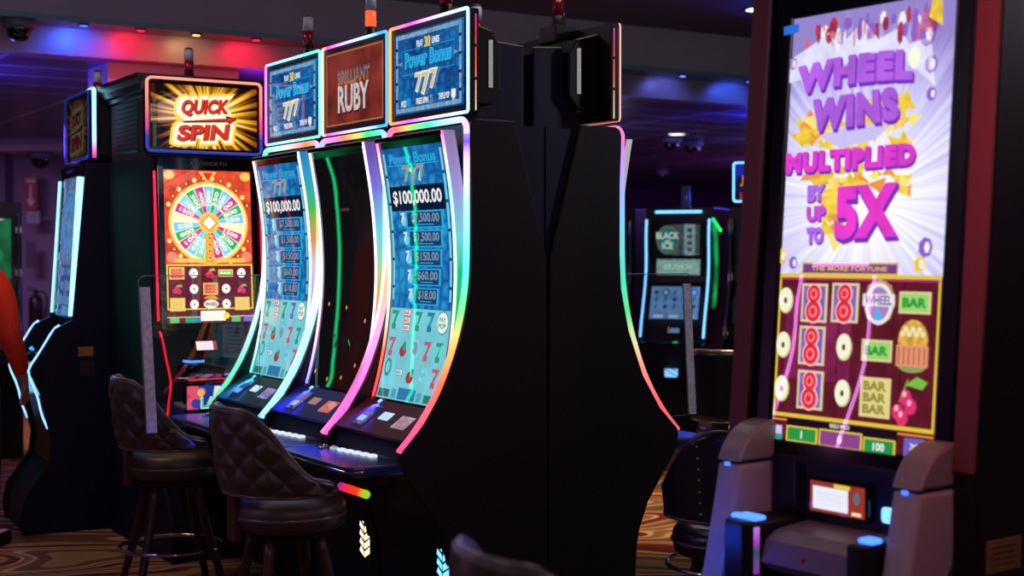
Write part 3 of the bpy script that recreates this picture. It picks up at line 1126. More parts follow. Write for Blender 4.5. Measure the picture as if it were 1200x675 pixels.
def belly_art(root, cool=False):
    a = Art(Surf([(-0.262, 0.778), (-0.262, 0.903)], 0.40))
    nm = '_cool' if cool else ''

    def C(n, c):
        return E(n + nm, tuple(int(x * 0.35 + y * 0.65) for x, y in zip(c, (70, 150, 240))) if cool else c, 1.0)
    a.ground(C('belly_blue', (28, 60, 150)))
    pk = C('belly_pink', (240, 90, 120))
    a.rect(-0.17, 0.5, 0.06, 0.125, C('belly_rose', (225, 70, 95)), 1)
    for u, v, r in ((-0.145, 0.66, 0.036), (-0.172, 0.3, 0.03), (-0.12, 0.75, 0.022), (-0.175, 0.8, 0.026)):
        a.ell(u, v, r, r, pk, 2, 14)
    a.ell(-0.125, 0.7, 0.02, 0.02, C('belly_gold', (245, 200, 110)), 3, 10)
    a.ell(-0.152, 0.25, 0.026, 0.026, C('belly_indigo', (60, 70, 170)), 3, 14)
    w, g = C('belly_white', (255, 246, 235)), C('belly_green', (60, 215, 150))
    a.text('RED', 0.03, 0.72, 0.17, 0.06, w, 4, 0.06, shear=0.15)
    a.text('LANTERN', 0.03, 0.27, 0.315, 0.062, w, 4, 0.06)
    a.text('LANTERN', 0.03, 0.27, 0.305, 0.052, g, 5, 0.03)
    return a.build('belly_screen', root)


def spin_machine(loc, rz, label, pal, crown=True, screen_tint=None, screen_bright=1.0, dim=False, scale=1.0, minimal=False):
    root = empty('slot_machine', loc, rz)
    tag(root, label, 'slot machine')
    W = 0.3275
    side = [(-0.02, 2.12), (0.68, 2.12), (0.68, 0.0), (-0.38, 0.0), (-0.395, 0.1), (-0.37, 0.22), (-0.24, 0.40), (-0.225, 0.52), (-0.262, 0.68), (-0.285, 0.80), (-0.335, 0.91), (-0.335, 0.95),
            (-0.20, 1.17), (-0.105, 1.215)]
    c = MB()
    inner = [(0.0, 2.11), (0.66, 2.11), (0.66, 0.0), (-0.36, 0.0), (-0.375, 0.1), (-0.35, 0.2), (-0.22, 0.40), (-0.205, 0.52), (-0.225, 0.66), (-0.25, 0.76), (-0.25, 0.915), (-0.29, 0.93),
             (-0.16, 1.0), (-0.075, 1.19), (-0.07, 1.22), (-0.02, 2.0)]
    c.prism(inner, -W + 0.024, W - 0.024, BLK)
    c.build('cabinet', root)
    for s in (-1, 1):
        b = MB()
        b.prism(side, s * (W - 0.013) - 0.012, s * (W - 0.013) + 0.012, M('flank_black', (14, 16, 38), 0.55, spec=0.25, var=0.2, scale=60), 0.005)
        b.build('side_panel', root)
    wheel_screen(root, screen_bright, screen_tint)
    b = MB()
    for s in (-1, 1):
        b.prism([(-0.095, 1.2), (-0.038, 2.08), (-0.005, 2.08), (-0.06, 1.2)], s * 0.263 - 0.017, s * 0.263 + 0.017, BLKG, 0.003)
    b.prism([(-0.038, 2.053), (-0.042, 2.115), (0.0, 2.115), (0.0, 2.053)], -0.28, 0.28, BLKG, 0.003)
    bz = b.build('screen_bezel', root)
    t = Art(Surf([(-0.044, 2.06), (-0.044, 2.11)], 0.4))
    t.text('AINSWORTH', 0.0, 0.5, 0.21, 0.022, M('badge_grey', (120, 112, 120), 0.3), 1, 0.0)
    t.build('maker_badge', bz)
    # upright light strips
    for s in (-1, 1):
        b = MB()
        pw = pal.get('strip_w', 0.009) if s > 0 else 0.007
        pts = [(s * 0.298, y - 0.012, z) for y, z in ((-0.088, 1.24), (-0.06, 1.64), (-0.034, 2.04))]
        b.tube(smooth_path(pts, 1), pw, n=8)
        b.build('neon_tube', root, pal['strip'])
        b = MB()
        pts = [(s * 0.315, y - 0.008, z) for y, z in ((-0.165, 1.19), (-0.20, 1.168), (-0.275, 1.04), (-0.338, 0.95), (-0.337, 0.905), (-0.292, 0.80), (-0.268, 0.68), (-0.235, 0.60))]
        b.tube(smooth_path(pts, 1), 0.006, n=8)
        b.build('neon_tube', root, pal['belly'])
    # console
    b = MB()
    b.box((-0.05, -0.135, 1.11), (0.13, 0.02, 0.066), BLK, 0.004, Matrix.Rotation(-0.42, 4, 'X'))
    ds = b.build('player_display', root)
    b = MB()
    b.box((-0.06, -0.1455, 1.106), (0.095, 0.006, 0.05), E('display_pinkwhite', (255, 232, 238), 1.2), 0.002, Matrix.Rotation(-0.42, 4, 'X'))
    b.box((-0.002, -0.1455, 1.106), (0.018, 0.006, 0.05), E('display_red', (190, 60, 70), 1.0), 0.002, Matrix.Rotation(-0.42, 4, 'X'))
    b.build('display_picture', ds)
    b = MB()
    b.lathe([(0, 0), (0.05, 0.0), (0.052, 0.02), (0.03, 0.035), (0, 0.038)], (-0.17, -0.215, 0.985), 20, BLKG, sx=1.2)
    bb = b.build('bill_acceptor', root)
    b = MB()
    b.tube(smooth_path([(-0.21, -0.232, 1.035), (-0.18, -0.25, 1.03), (-0.14, -0.25, 1.03), (-0.10, -0.245, 1.03)], 1), 0.007, E('bill_lamp', (60, 150, 255), 1.6), n=6)
    b.build('bill_lamp', bb)
    d = MB()
    d.slab([(0.30, -0.16), (-0.30, -0.16), (-0.31, -0.27), (-0.22, -0.345), (0.22, -0.345), (0.31, -0.27)], 0.925, 0.957, BLKG, 0.006)
    dk = d.build('button_deck', root)
    for k in range(7):
        b = MB()
        col = [(90, 110, 160), (120, 150, 255), (60, 70, 110), (150, 190, 255), (70, 80, 110), (190, 190, 210), (80, 90, 130)][k]
        b.box((-0.14 + 0.05 * k, -0.29 - 0.012 * (k % 2), 0.960), (0.034, 0.026, 0.012), E('deck_button_%d' % k, col, 0.45), 0.004)
        b.build('button', dk)
    b = MB()
    b.tube([(-0.22, -0.351, 0.943), (0.22, -0.351, 0.943)], 0.004, pal['line'], n=6)
    b.build('deck_light', dk)
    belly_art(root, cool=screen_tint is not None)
    b = MB()
    b.prism([(-0.25, 0.765), (-0.266, 0.765), (-0.266, 0.915), (-0.25, 0.915)], -0.215, 0.215, BLKG, 0.002)
    o = b.build('belly_frame', root)
    o.location = (0, 0.005, 0)
    s_ = MB()
    s_.slab([(0.30, -0.22), (-0.30, -0.22), (-0.30, -0.44), (-0.24, -0.50), (0.24, -0.50), (0.30, -0.44)], 0.705, 0.735, M('drink_shelf_brown', (92, 80, 84), 0.35, var=0.1), 0.006)
    if crown:
        s_.build('drink_shelf', root)
    else:
        s_.bm.free()
    # header
    b = MB()
    if crown:
        b.box((0, 0.36, 2.3), (0.63, 0.62, 0.36), M('header_dark_wood', (38, 14, 20), 0.45, spec=0.4, var=0.3, scale=12), 0.004)
        hd = b.build('header', root)
        b = MB()
        mould = [(0.0, 2.44), (0.012, 2.45), (0.014, 2.47), (0.03, 2.48), (0.04, 2.51), (0.06, 2.535), (0.062, 2.56), (0.0, 2.56)]

        def ring(off, z):
            return [(-0.315 - off, 0.05 - off, z), (0.315 + off, 0.05 - off, z), (0.315 + off, 0.67 + off, z), (-0.315 - off, 0.67 + off, z)]
        for (o0, z0), (o1, z1) in zip(mould, mould[1:]):
            A, B = ring(o0, z0), ring(o1, z1)
            for i in range(4):
                b.face([A[i], A[(i + 1) % 4], B[(i + 1) % 4], B[i]])
        b.face(ring(0.0, 2.559))
        b.build('crown_moulding', hd, M('crown_lacquer', (30, 22, 40), 0.22, spec=0.6))
        # louvred vent on each flank
        for s in (-1, 1):
            b = MB()
            for k in range(11):
                b.box((s * 0.3165, 0.36, 2.16 + 0.026 * k), (0.012, 0.40, 0.014), None, 0.002, Matrix.Rotation(s * 0.5, 4, 'Y'))
            b.build('vent', hd, M('vent_green_grey', (34, 70, 74), 0.35, metal=0.6, var=0.4, scale=40))
    else:
        b.box((0, 0.11, 2.33), (0.60, 0.16, 0.34), BLK, 0.008)
        b.box((0, 0.15, 2.16), (0.40, 0.2, 0.12), BLK, 0.008)
        hd = b.build('header', root)
    b = MB()
    b.box((0, 0.026, 2.345), (0.655, 0.05, 0.40), BLKG, 0.006)
    tp = b.build('topper', root)
    spin_topper(tp, dim)
    b = MB()
    b.tube(rrect(0, 2.345, 0.645, 0.392, 0.025, -0.006, 4), pal.get('rim_w', 0.0085), closed=True, n=8)
    b.build('topper_neon', tp, pal['rim'])
    if not crown:
        b = MB()
        b.tube([(0.332, 0.026, 2.15), (0.332, 0.026, 2.545), (0.332, 0.02, 2.55)], 0.012, n=8)
        b.build('topper_side_light', tp, pal['rim_side'])
        b = MB()
        b.tube([(0.331, 0.02, 2.551), (-0.20, 0.02, 2.551)], 0.008, n=8)
        b.build('topper_side_light', tp, pal['rim_side'])
    tower_light(root, 0, 0.25 if crown else 0.12, 2.555 if crown else 2.50, s=0.95)
    return root


RED_T = E('neon_red', (255, 30, 70), 1.3)
RED_B = E('neon_red_thin', (255, 24, 50), 1.0)
qs = Vector((-1.952, 7.6, 0)) + RB * 0.3275
spin_machine(qs, math.atan2(0.5308, 0.8475), 'red slot machine with a fortune wheel screen under a glowing starburst sign',
             dict(strip=RED_T, belly=RED_B, line=RED_B,
                  rim=rainbow('Z', 2.15, 2.54, [(0, (30, 50, 150)), (0.2, (40, 50, 170)), (0.42, (255, 60, 120)), (0.6, (255, 120, 110)), (1, (255, 150, 130))], 1.3)), screen_bright=1.2)
WCY = E('neon_white_cyan', (150, 225, 255), 2.2)
XL = Vector((0.5308, -0.8475, 0))
XL2 = Vector((math.cos(math.radians(-61.3)), math.sin(math.radians(-61.3)), 0))
lm = Vector((-2.43, 8.2, 0)) - XL2 * 0.3275
spin_machine(lm, math.radians(-61.3), 'slot machine turned nearly edge on, thick pale blue strip down its screen side',
             dict(strip=WCY, strip_w=0.021, belly=E('neon_pale_blue', (140, 200, 255), 1.8), line=E('neon_pale_blue', (140, 200, 255), 1.8),
                  rim=E('neon_rim_blue', (40, 80, 220), 0.22), rim_w=0.005,
                  rim_side=rainbow('Z', 2.13, 2.55, [(0, (90, 20, 60)), (0.15, (210, 90, 190)), (0.3, (170, 200, 255)), (1, (150, 235, 255))], 1.8)),
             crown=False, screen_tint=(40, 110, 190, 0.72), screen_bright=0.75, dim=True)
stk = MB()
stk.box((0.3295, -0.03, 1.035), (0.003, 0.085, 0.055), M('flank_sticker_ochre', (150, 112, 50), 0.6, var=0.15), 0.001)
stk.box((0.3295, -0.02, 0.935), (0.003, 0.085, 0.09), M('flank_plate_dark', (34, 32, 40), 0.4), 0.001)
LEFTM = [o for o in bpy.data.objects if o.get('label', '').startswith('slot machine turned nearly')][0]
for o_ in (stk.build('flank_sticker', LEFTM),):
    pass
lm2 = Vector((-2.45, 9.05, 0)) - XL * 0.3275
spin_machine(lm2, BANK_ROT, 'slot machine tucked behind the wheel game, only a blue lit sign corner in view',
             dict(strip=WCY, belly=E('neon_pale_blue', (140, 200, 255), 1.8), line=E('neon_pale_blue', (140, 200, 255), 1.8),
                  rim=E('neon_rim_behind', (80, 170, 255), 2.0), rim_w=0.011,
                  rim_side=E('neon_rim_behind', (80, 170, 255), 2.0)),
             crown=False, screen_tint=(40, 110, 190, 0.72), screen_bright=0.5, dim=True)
for o in bpy.data.objects:
    if o.type == 'EMPTY' and o.get('category') == 'slot machine' and 'group' not in o:
        pass

# printed card clipped to the console of the wheel game
card = MB()
card.box((0, 0, 0), (0.125, 0.004, 0.185), M('card_paper', (120, 102, 132), 0.6), 0.001)
for k in range(7):
    card.box((0.0, -0.0026, 0.07 - 0.022 * k), (0.09 - 0.012 * (k % 3), 0.001, 0.006), M('card_print', (44, 34, 48), 0.6))
card.box((0.02, -0.0026, -0.055), (0.03, 0.001, 0.03), M('card_print_red', (96, 34, 48), 0.6))
co = card.build('notice_card')
tag(co, 'dark printed card propped on the console below the wheel screen', 'card')
Mq = Matrix.Translation(qs) @ Matrix.Rotation(math.atan2(0.5308, 0.8475), 4, 'Z')
co.matrix_world = Mq @ Matrix.Translation((0.08, -0.212, 1.13)) @ Matrix.Rotation(0.06, 4, 'Y') @ Matrix.Rotation(-0.30, 4, 'X')


# ------------------------------------------------------------------ big upright slot machine in the right foreground
WA = math.radians(36.6)
WX = Vector((math.sin(WA), -math.cos(WA), 0))
WO = Vector((1.188, 4.0, 0)) - WX * 0.306
WROT = math.atan2(WX.y, WX.x)
WM = Matrix.Translation(WO) @ Matrix.Rotation(WROT, 4, 'Z')
WMI = WM.inverted()
WSUR = Surf([(0.0, 1.02), (0.047, 1.68), (0.094, 2.345)], 0.612)


def wuv(px, py):
    """photograph point -> place on the big screen"""
    o = WMI @ Vector((0, 0, CAMZ))
    d = WMI.to_3x3() @ ray(px, py)
    k = 0.094 / 1.325
    t = (k * (o.z - 1.02) - o.y) / (d.y - k * d.z)
    p = o + d * t
    return p.x, math.hypot(p.y, p.z - 1.02) * (1 if p.z > 1.02 else -1) / WSUR.len


def wheel_wins(root):
    a = Art(WSUR)
    L = WSUR.len
    PXM = 1.317 / 512

    def P(pts, m, layer):
        q = [wuv(*p) for p in pts]
        a.poly([(u, v * L) for u, v in q], m, layer)

    def R(x0, y0, x1, y1, m, layer, tilt=True):
        uc, vc = wuv((x0 + x1) / 2, (y0 + y1) / 2)
        ul, _ = wuv(x0, (y0 + y1) / 2)
        ur, _ = wuv(x1, (y0 + y1) / 2)
        _, vt = wuv((x0 + x1) / 2, y0)
        _, vb = wuv((x0 + x1) / 2, y1)
        a.rect(uc, vc, ur - ul, (vt - vb) * L, m, layer)

    def T(t, l, r, hp, mats, layer, bold=0.06, arch=0.0, taper=0.0, ext=0.012, gap=1.0):
        (u0, v0), (u1, v1) = wuv(*l), wuv(*r)
        h = hp * PXM * (0.95 if (l[0] + r[0]) / 2 > 1000 else 1.0)
        w = u1 - u0
        n = 4
        for k in range(n, 0, -1):
            a.text(t, (u0 + u1) / 2, (v0 + v1) / 2, w, h, mats[1], layer, bold + 0.008, arch=arch, taper=taper, rot=math.atan2((v1 - v0) * L, w), du=ext * 0.5 * k / n, dv=-ext * k / n, gap=gap)
        a.text(t, (u0 + u1) / 2, (v0 + v1) / 2, w, h, mats[0], layer + 2, bold, arch=arch, taper=taper, rot=math.atan2((v1 - v0) * L, w), gap=gap)
    vs = wuv(1000, 324)[1]
    a.ground(M_burst('screen_lavender_burst', 0.02, 1.76, [(255, 255, 255), (232, 230, 255), (204, 198, 248), (150, 134, 204)], 40, 0.12, 0.66, spread=1.3), v0=vs)
    yel = E('burst_yellow', (240, 205, 60), 1.0, var=0.25, scale=30)
    org = E('burst_orange', (240, 150, 70), 1.0)
    lav = E('burst_lavender', (205, 195, 245), 1.0)
    ry = random.Random(11)
    for (cx_, cy_, wx, wy, n_) in ((1000, 158, 62, 18, 46), (1005, 212, 58, 14, 36), (975, 250, 14, 40, 26), (1050, 130, 22, 14, 14), (955, 150, 18, 16, 14)):
        for k in range(n_):
            x, y = cx_ + wx * (2 * ry.random() - 1), cy_ + wy * (2 * ry.random() - 1)
            r_ = 3 + 8 * ry.random()
            t_ = ry.random() * 6.28
            P([(x + r_ * (1.5 if q % 2 else 0.6) * math.cos(t_ + q * 1.047), y + r_ * (1.3 if q % 2 else 0.6) * math.sin(t_ + q * 1.047)) for q in range(6)], ry.choice([yel, yel, yel, org, E('burst_lemon', (248, 232, 130), 1.0)]), 1 + k % 3)
    P([(962, 160), (1000, 146), (1046, 146), (1026, 164), (985, 174)], lav, 4)
    P([(918, 100), (924, 72), (950, 55), (972, 38), (985, 54), (1013, 24), (1030, 46), (1055, 32), (1066, 52), (1092, 42), (1096, 100), (1060, 70), (1000, 72), (950, 90)], E('burst_crown', (226, 224, 252), 1.0, var=0.12, scale=20), 2)
    # red ribbons and crystals along the top
    rb, wh = E('burst_ruby', (176, 52, 80), 1.0, var=0.4, scale=30), E('burst_white', (245, 242, 255), 1.0)
    vio = E('burst_violet', (140, 100, 200), 1.0)
    rnd = random.Random(3)
    for k in range(70):
        f = rnd.random()
        x = 925 + 175 * f
        y = 30 - 26 * f + rnd.random() * 34 - 4
        m = rnd.choice([rb, rb, wh, vio, E('burst_rose', (215, 110, 130), 1.0)])
        u, v = wuv(x, y)
        if abs(u) > 0.27 or v > 0.97:
            continue
        a.ell(u, v, 0.005 + 0.013 * rnd.random(), 0.010 + 0.03 * rnd.random(), m, 1 + k % 3, 7, a0=rnd.random() * 90, a1=360 + rnd.random() * 20)
    for k in range(4):
        x = 948 + 36 * k
        u, v = wuv(x, 26 - 7 * k)
        if v < 0.95:
            a.ell(u, v, 0.04, 0.055, wh, 4, 18, 180, 360, hole=0.78)
    P([(920, 32), (938, 28), (938, 38), (920, 42)], E('corner_blue', (40, 110, 220), 1.0), 5)
    for (x, y, r) in ((922, 55, 9), (930, 75, 7), (1088, 40, 12), (1092, 75, 9), (918, 90, 6), (1092, 110, 7), (917, 300, 8), (1085, 290, 10), (930, 308, 7), (1078, 310, 8)):
        u, v = wuv(x, y)
        a.ell(u, v, r * PXM, r * PXM * 1.2, rnd.choice([rb, vio, yel, vio]), 2, 7)
        a.ell(u + 0.006, v, r * PXM * 0.4, r * PXM * 0.7, wh, 3, 6)
    P([(1094, 0), (1106, 0), (1106, 30), (1090, 20)], yel, 4)
    lp, dp = E('letter_purple', (176, 96, 226), 1.0, var=0.18, scale=9), E('letter_purple_side', (120, 48, 190), 1.0)
    mg = E('letter_magenta', (226, 62, 206), 1.0, var=0.2, scale=12)
    T('WHEEL', (937, 96), (1073, 76), 37, (lp, dp), 8, 0.075, arch=0.14, gap=1.17)
    T('WINS', (954, 137), (1057, 121), 42, (lp, dp), 14, 0.075, taper=-0.1, gap=1.17)
    T('MULTIPLIED', (927, 193), (1079, 181), 27, (mg, dp), 20, 0.075, ext=0.009, gap=1.17)
    T('BY', (952, 228), (973, 226), 20, (E('letter_lilac', (180, 110, 235), 1.0), dp), 20, 0.07, ext=0.006)
    T('UP', (951, 252), (974, 250), 18, (E('letter_violet_pink', (205, 80, 215), 1.0), dp), 20, 0.07, ext=0.006)
    T('TO', (951, 277), (971, 276), 20, (E('letter_lilac', (180, 110, 235), 1.0), dp), 20, 0.07, ext=0.006)
    T('5X', (984, 251), (1059, 246), 66, (E('letter_hot_pink', (232, 60, 205), 1.0, var=0.2, scale=8), dp), 20, 0.06, ext=0.014, gap=1.1)
    u, v = wuv(1075, 68)
    a.ell(u, v, 0.021, 0.032, E('painted_reflection', (252, 250, 225), 1.0), 12, 18)  # pale reflection on the glass put into the picture as an ellipse
    for x, w in ((954, 14), (965, 20), (1028, 30)):
        u, v = wuv(x, 62 if x > 1000 else 263)
        a.rect(u, v, w * 0.001, 0.003, wh, 12)
    # reel window
    a.ground(EMAR, v1=vs)
    yl = E('reel_yellow', (226, 196, 60), 1.0)
    uc = 0.0
    a.rect(uc, vs, 0.61, 0.012, yl, 2)
    a.rect(uc, vs - 0.008, 0.61, 0.004, EMAG, 3)
    R(940, 309, 1052, 321, E('strip_purple', (120, 60, 140), 1.0), 5)
    a.frame(wuv(996, 315)[0], wuv(996, 315)[1], 0.37, 0.038, 0.005, yl, 6)
    a.text('THE MORE FORTUNE', wuv(996, 315)[0], wuv(996, 315)[1], 0.29, 0.014, EGLD, 7, 0.02)
    vb = wuv(990, 494)[1]
    a.rect(uc, vb, 0.61, 0.012, yl, 2)
    a.rect(uc, vb - 0.012, 0.61, 0.005, org, 2)
    for s in (-1, 1):
        a.rect(s * 0.301, (vs + vb) / 2, 0.008, (vs - vb) * L, yl, 2)
    for k in (1, 2, 3, 4):
        a.rect(-0.297 + 0.1188 * k, (vs + vb) / 2, 0.004, (vs - vb) * L * 0.97, E('reel_line', (60, 10, 28), 1.0), 1)
    a.rect(-0.14, (vs + vb) / 2 + 0.02, 0.26, 0.26, E('reel_wine_lit', (124, 32, 76), 1.0, var=0.35, scale=16), 1)

    def donut(x, y):
        u, v = wuv(x, y)
        a.ell(u, v, 0.030, 0.041, E('donut_shade', (214, 204, 150), 1.0), 3, 22)
        a.ell(u - 0.002, v + 0.002, 0.027, 0.038, E('donut_white', (246, 244, 214), 1.0), 4, 22)
        a.ell(u, v, 0.007, 0.01, E('donut_hole', (90, 70, 60), 1.0), 5, 10)

    def eight(x, y):
        u, v = wuv(x, y)
        a.rect(u, v, 0.104, 0.120, E('tile_cream', (226, 206, 150), 1.0), 3)
        a.rect(u, v, 0.086, 0.104, E('tile_violet', (120, 100, 190), 1.0, var=0.2, scale=25), 4)
        k = 0.026 / L
        for m, g, ly in ((E('eight_glow', (255, 190, 190), 1.0), 1.0, 5), (E('eight_red', (226, 40, 58), 1.0), 0.84, 6), (E('eight_rose', (250, 130, 140), 1.0), 0.5, 7), (E('eight_red', (226, 40, 58), 1.0), 0.3, 8)):
            a.ell(u, v + k * 1.05, 0.030 * g, 0.033 * g, m, ly, 18)
            a.ell(u, v - k, 0.035 * g, 0.038 * g, m, ly, 18)

    def bar(x, y, n, m, tm):
        u, v = wuv(x, y)
        h = 0.064 if n == 1 else 0.118
        a.rect(u, v, 0.112, h, E('tile_cream', (226, 206, 150), 1.0), 3)
        a.rect(u, v, 0.098, h - 0.014, m, 4)
        for q in range(n):
            a.text('BAR', u, v + (q - (n - 1) / 2) * 0.034 / L, 0.085, 0.028, tm, 5, 0.05)
    grn, olv = E('bar_green', (150, 214, 110), 1.0), E('bar_olive', (226, 212, 130), 1.0)
    gt, ot = E('bar_green_text', (40, 150, 60), 1.0), E('bar_olive_text', (150, 140, 70), 1.0)
    for p in ((922, 352), (919, 404), (917, 455), (990, 407), (988, 461)):
        donut(*p)
    for p in ((955, 355), (991, 355), (952, 405), (950, 457)):
        eight(*p)
    bar(1073, 355, 1, grn, gt)
    bar(1028, 411, 1, grn, gt)
    bar(1026, 466, 3, olv, ot)
    # round medal
    u, v = wuv(1031, 354)
    a.ell(u, v, 0.060, 0.070, E('medal_tan', (190, 150, 110), 1.0, var=0.3, scale=40), 3, 8)
    a.ell(u, v - 0.004, 0.052, 0.062, E('medal_white', (236, 232, 236), 1.0), 4, 24)
    a.ell(u, v - 0.004, 0.040, 0.050, E('medal_lilac', (170, 130, 190), 1.0), 5, 24)
    a.rect(u, v + 0.004, 0.116, 0.036, E('medal_white', (236, 232, 236), 1.0), 6)
    a.text('WHEEL', u, v + 0.004, 0.10, 0.028, E('medal_text', (110, 90, 160), 1.0), 7, 0.03)
    a.ell(u, v - 0.03, 0.016, 0.016, ESKY, 6, 12)
    # bag of gold
    u, v = wuv(1070, 410)
    a.ell(u, v + 0.02, 0.052, 0.060, E('bag_gold', (222, 170, 70), 1.0, var=0.35, scale=50), 3, 18)
    a.rect(u, v - 0.014, 0.112, 0.062, E('bag_salmon', (226, 150, 110), 1.0), 4)
    a.ell(u, v - 0.035, 0.05, 0.02, E('bag_green', (140, 160, 90), 1.0), 3, 14)
    for k in range(6):
        a.rect(u - 0.046 + 0.018 * k, v - 0.014, 0.006, 0.05, E('bag_stripe', (190, 100, 80), 1.0), 5)
    for k in range(7):
        a.ell(u - 0.036 + 0.012 * k, v + 0.034 + 0.01 * (k % 2), 0.009, 0.009, E('coin_pale', (240, 226, 170), 1.0), 5, 10)
    # cherries
    u, v = wuv(1064, 472)
    c1, c2 = E('cherry_pink', (226, 50, 110), 1.0), E('cherry_glint', (250, 190, 220), 1.0)
    for du, dv in ((-0.032, -0.022), (0.012, -0.008), (-0.006, 0.010), (-0.016, -0.034)):
        a.ell(u + du, v + dv, 0.021, 0.024, c1, 4, 14)
        a.ell(u + du - 0.004, v + dv + 0.008, 0.007, 0.009, c2, 5, 8)
    a.poly([(u - 0.01, v * L + 0.05), (u + 0.05, v * L + 0.04), (u + 0.068, v * L + 0.062), (u + 0.03, v * L + 0.076)], E('leaf_green', (120, 190, 70), 1.0), 4)
    a.poly([(u - 0.03, v * L), (u - 0.024, v * L), (u + 0.002, v * L + 0.066), (u - 0.004, v * L + 0.066)], E('stem_green', (130, 150, 70), 1.0), 4)
    # meter row
    R(920, 497, 1050, 511, E('meter_black', (22, 10, 26), 1.0), 3)
    u, v = wuv(985, 500)
    a.text('REELS WILD', u, v, 0.075, 0.012, EWHT, 5, 0.02)
    R(896, 497, 917, 508, E('meter_white', (214, 200, 236), 1.0), 3)
    R(896, 507, 917, 522, E('meter_teal', (50, 150, 140), 1.0), 3)
    u, v = wuv(906, 515)
    a.ell(u, v, 0.018, 0.02, ERED, 5, 10, 180, 360)
    for x0, x1, y0, y1, c, t in ((922, 959, 500, 519, (38, 150, 66), '1'), (960, 1011, 505, 526, (140, 66, 140), '0'), (1012, 1050, 514, 534, (34, 146, 76), '100')):
        R(x0, y0, x1, y1, yl, 4)
        R(x0 + 2, y0 + 2, x1 - 2, y1 - 2, E('meter_%d' % c[0], c, 1.0), 5)
        u, v = wuv((x0 + x1) / 2, (y0 + y1) / 2)
        a.text(t, u, v, None, 0.024, EWHT, 6, 0.03)
    R(1060, 514, 1084, 536, E('meter_lilac', (110, 96, 190), 1.0), 4)
    u, v = wuv(1072, 524)
    a.text('X', u, v, 0.03, 0.018, EWHT, 6, 0.03)
    return a.build('screen', root)


ww = empty('slot_machine', WO, WROT)
tag(ww, 'large upright slot machine with a tall WHEEL WINS screen above bar and cherry reels', 'slot machine')
b = MB()
b.prism([(0.06, 1.0), (0.15, 2.66), (0.64, 2.66), (0.64, 0.0), (-0.10, 0.0), (-0.10, 0.62), (-0.02, 0.74), (0.0, 0.98)], -0.40, 0.40, BLK)
b.build('cabinet', ww)
b = MB()
for s in (-1, 1):
    b.prism([(-0.012, 0.985), (0.112, 2.66), (0.16, 2.66), (0.05, 0.985)], s * 0.342 - 0.034, s * 0.342 + 0.034, M('bezel_black', (6, 6, 8), 0.25, spec=0.3), 0.01)
b.prism([(-0.012, 0.95), (-0.008, 1.016), (0.03, 1.016), (0.03, 0.95)], -0.376, 0.376, BLKG, 0.008)
b.prism([(0.088, 2.35), (0.112, 2.66), (0.15, 2.66), (0.13, 2.35)], -0.376, 0.376, BLKG, 0.008)
b.build('screen_bezel', ww)
wheel_wins(ww)
for s in (-1, 1):
    b = MB()
    b.prism([(-0.03, 1.0), (0.095, 2.66), (0.64, 2.66), (0.64, 0.0), (-0.02, 0.0)], s * 0.43 - 0.04, s * 0.43 + 0.04, M('flank_charcoal', (13, 12, 14), 0.4, spec=0.35, var=0.2), 0.012)
    fl = b.build('side_panel', ww)
    b = MB()
    b.prism([(-0.034, 1.0), (0.091, 2.65), (0.096, 2.65), (-0.029, 1.0)], s * 0.43 - 0.036, s * 0.43 + 0.036, M('edge_trim_grey_red', (96, 52, 58), 0.5, spec=0.2), 0.002)
    b.build('edge_trim', fl)
# forward arms either side of the console
for s in (-1, 1):
    b = MB()
    top = smooth_path([(0, 0.05, 1.075), (0, -0.03, 1.075), (0, -0.10, 1.05), (0, -0.145, 1.0), (0, -0.165, 0.955)], 2)
    prof = [(p.y, p.z) for p in top] + [(0.10, 0.955)]
    b.prism(prof, s * 0.338 - 0.05, s * 0.338 + 0.05, GREY, 0.012)
    ar = b.build('arm', ww)
    b = MB()
    prof = [(-0.160, 0.945), (-0.185, 0.82), (-0.22, 0.66), (-0.27, 0.46), (-0.32, 0.28), (-0.33, 0.0), (0.05, 0.0), (0.05, 0.945)]
    b.prism(prof, s * 0.338 - 0.048, s * 0.338 + 0.048, M('arm_satin_silver', (150, 146, 150), 0.38, metal=0.0, var=0.05), 0.014)
    b.build('arm_front', ar)
    b = MB()
    b.box((s * 0.338, -0.1655, 0.945), (0.02, 0.008, 0.012), E('arm_lamp_blue', (70, 110, 255), 2.0), 0.002)
    b.build('arm_lamp', ar)
# console between the arms
b = MB()
b.box((0, -0.005, 0.88), (0.555, 0.05, 0.19), M('console_black', (8, 8, 12), 0.3), 0.006)
b.box((-0.18, -0.032, 0.89), (0.006, 0.006, 0.14), M('console_seam', (46, 44, 56), 0.4))
b.box((-0.155, -0.03, 0.88), (0.03, 0.012, 0.15), BLKG, 0.003)
b.build('console_panel', ww)
b = MB()
b.box((0.0, -0.038, 0.868), (0.235, 0.018, 0.115), BLKG, 0.006)
dsp = b.build('player_display', ww)
a = Art(Surf([(-0.048, 0.822), (-0.048, 0.914)], 0.208))
a.ground(E('display_rust', (150, 52, 44), 1.0))
a.rect(-0.025, 0.47, 0.135, 0.068, E('display_paper', (236, 238, 250), 1.0), 1)
a.rect(0.02, 0.92, 0.06, 0.012, EYEL, 2)
a.ell(0.075, 0.62, 0.013, 0.018, E('display_teal', (90, 110, 120), 1.0), 2, 10)
a.rect(0.075, 0.12, 0.035, 0.01, ECRM, 2)
for k in range(4):
    a.rect(-0.025, 0.62 - 0.11 * k, 0.10 - 0.02 * (k % 2), 0.002, E('display_lines', (205, 208, 225), 1.0), 2)
a.build('display_picture', dsp)
b = MB()
b.box((0.18, -0.036, 0.845), (0.045, 0.014, 0.045), E('ticket_lamp', (120, 190, 255), 1.8), 0.01)
b.build('ticket_lamp', ww)
b = MB()
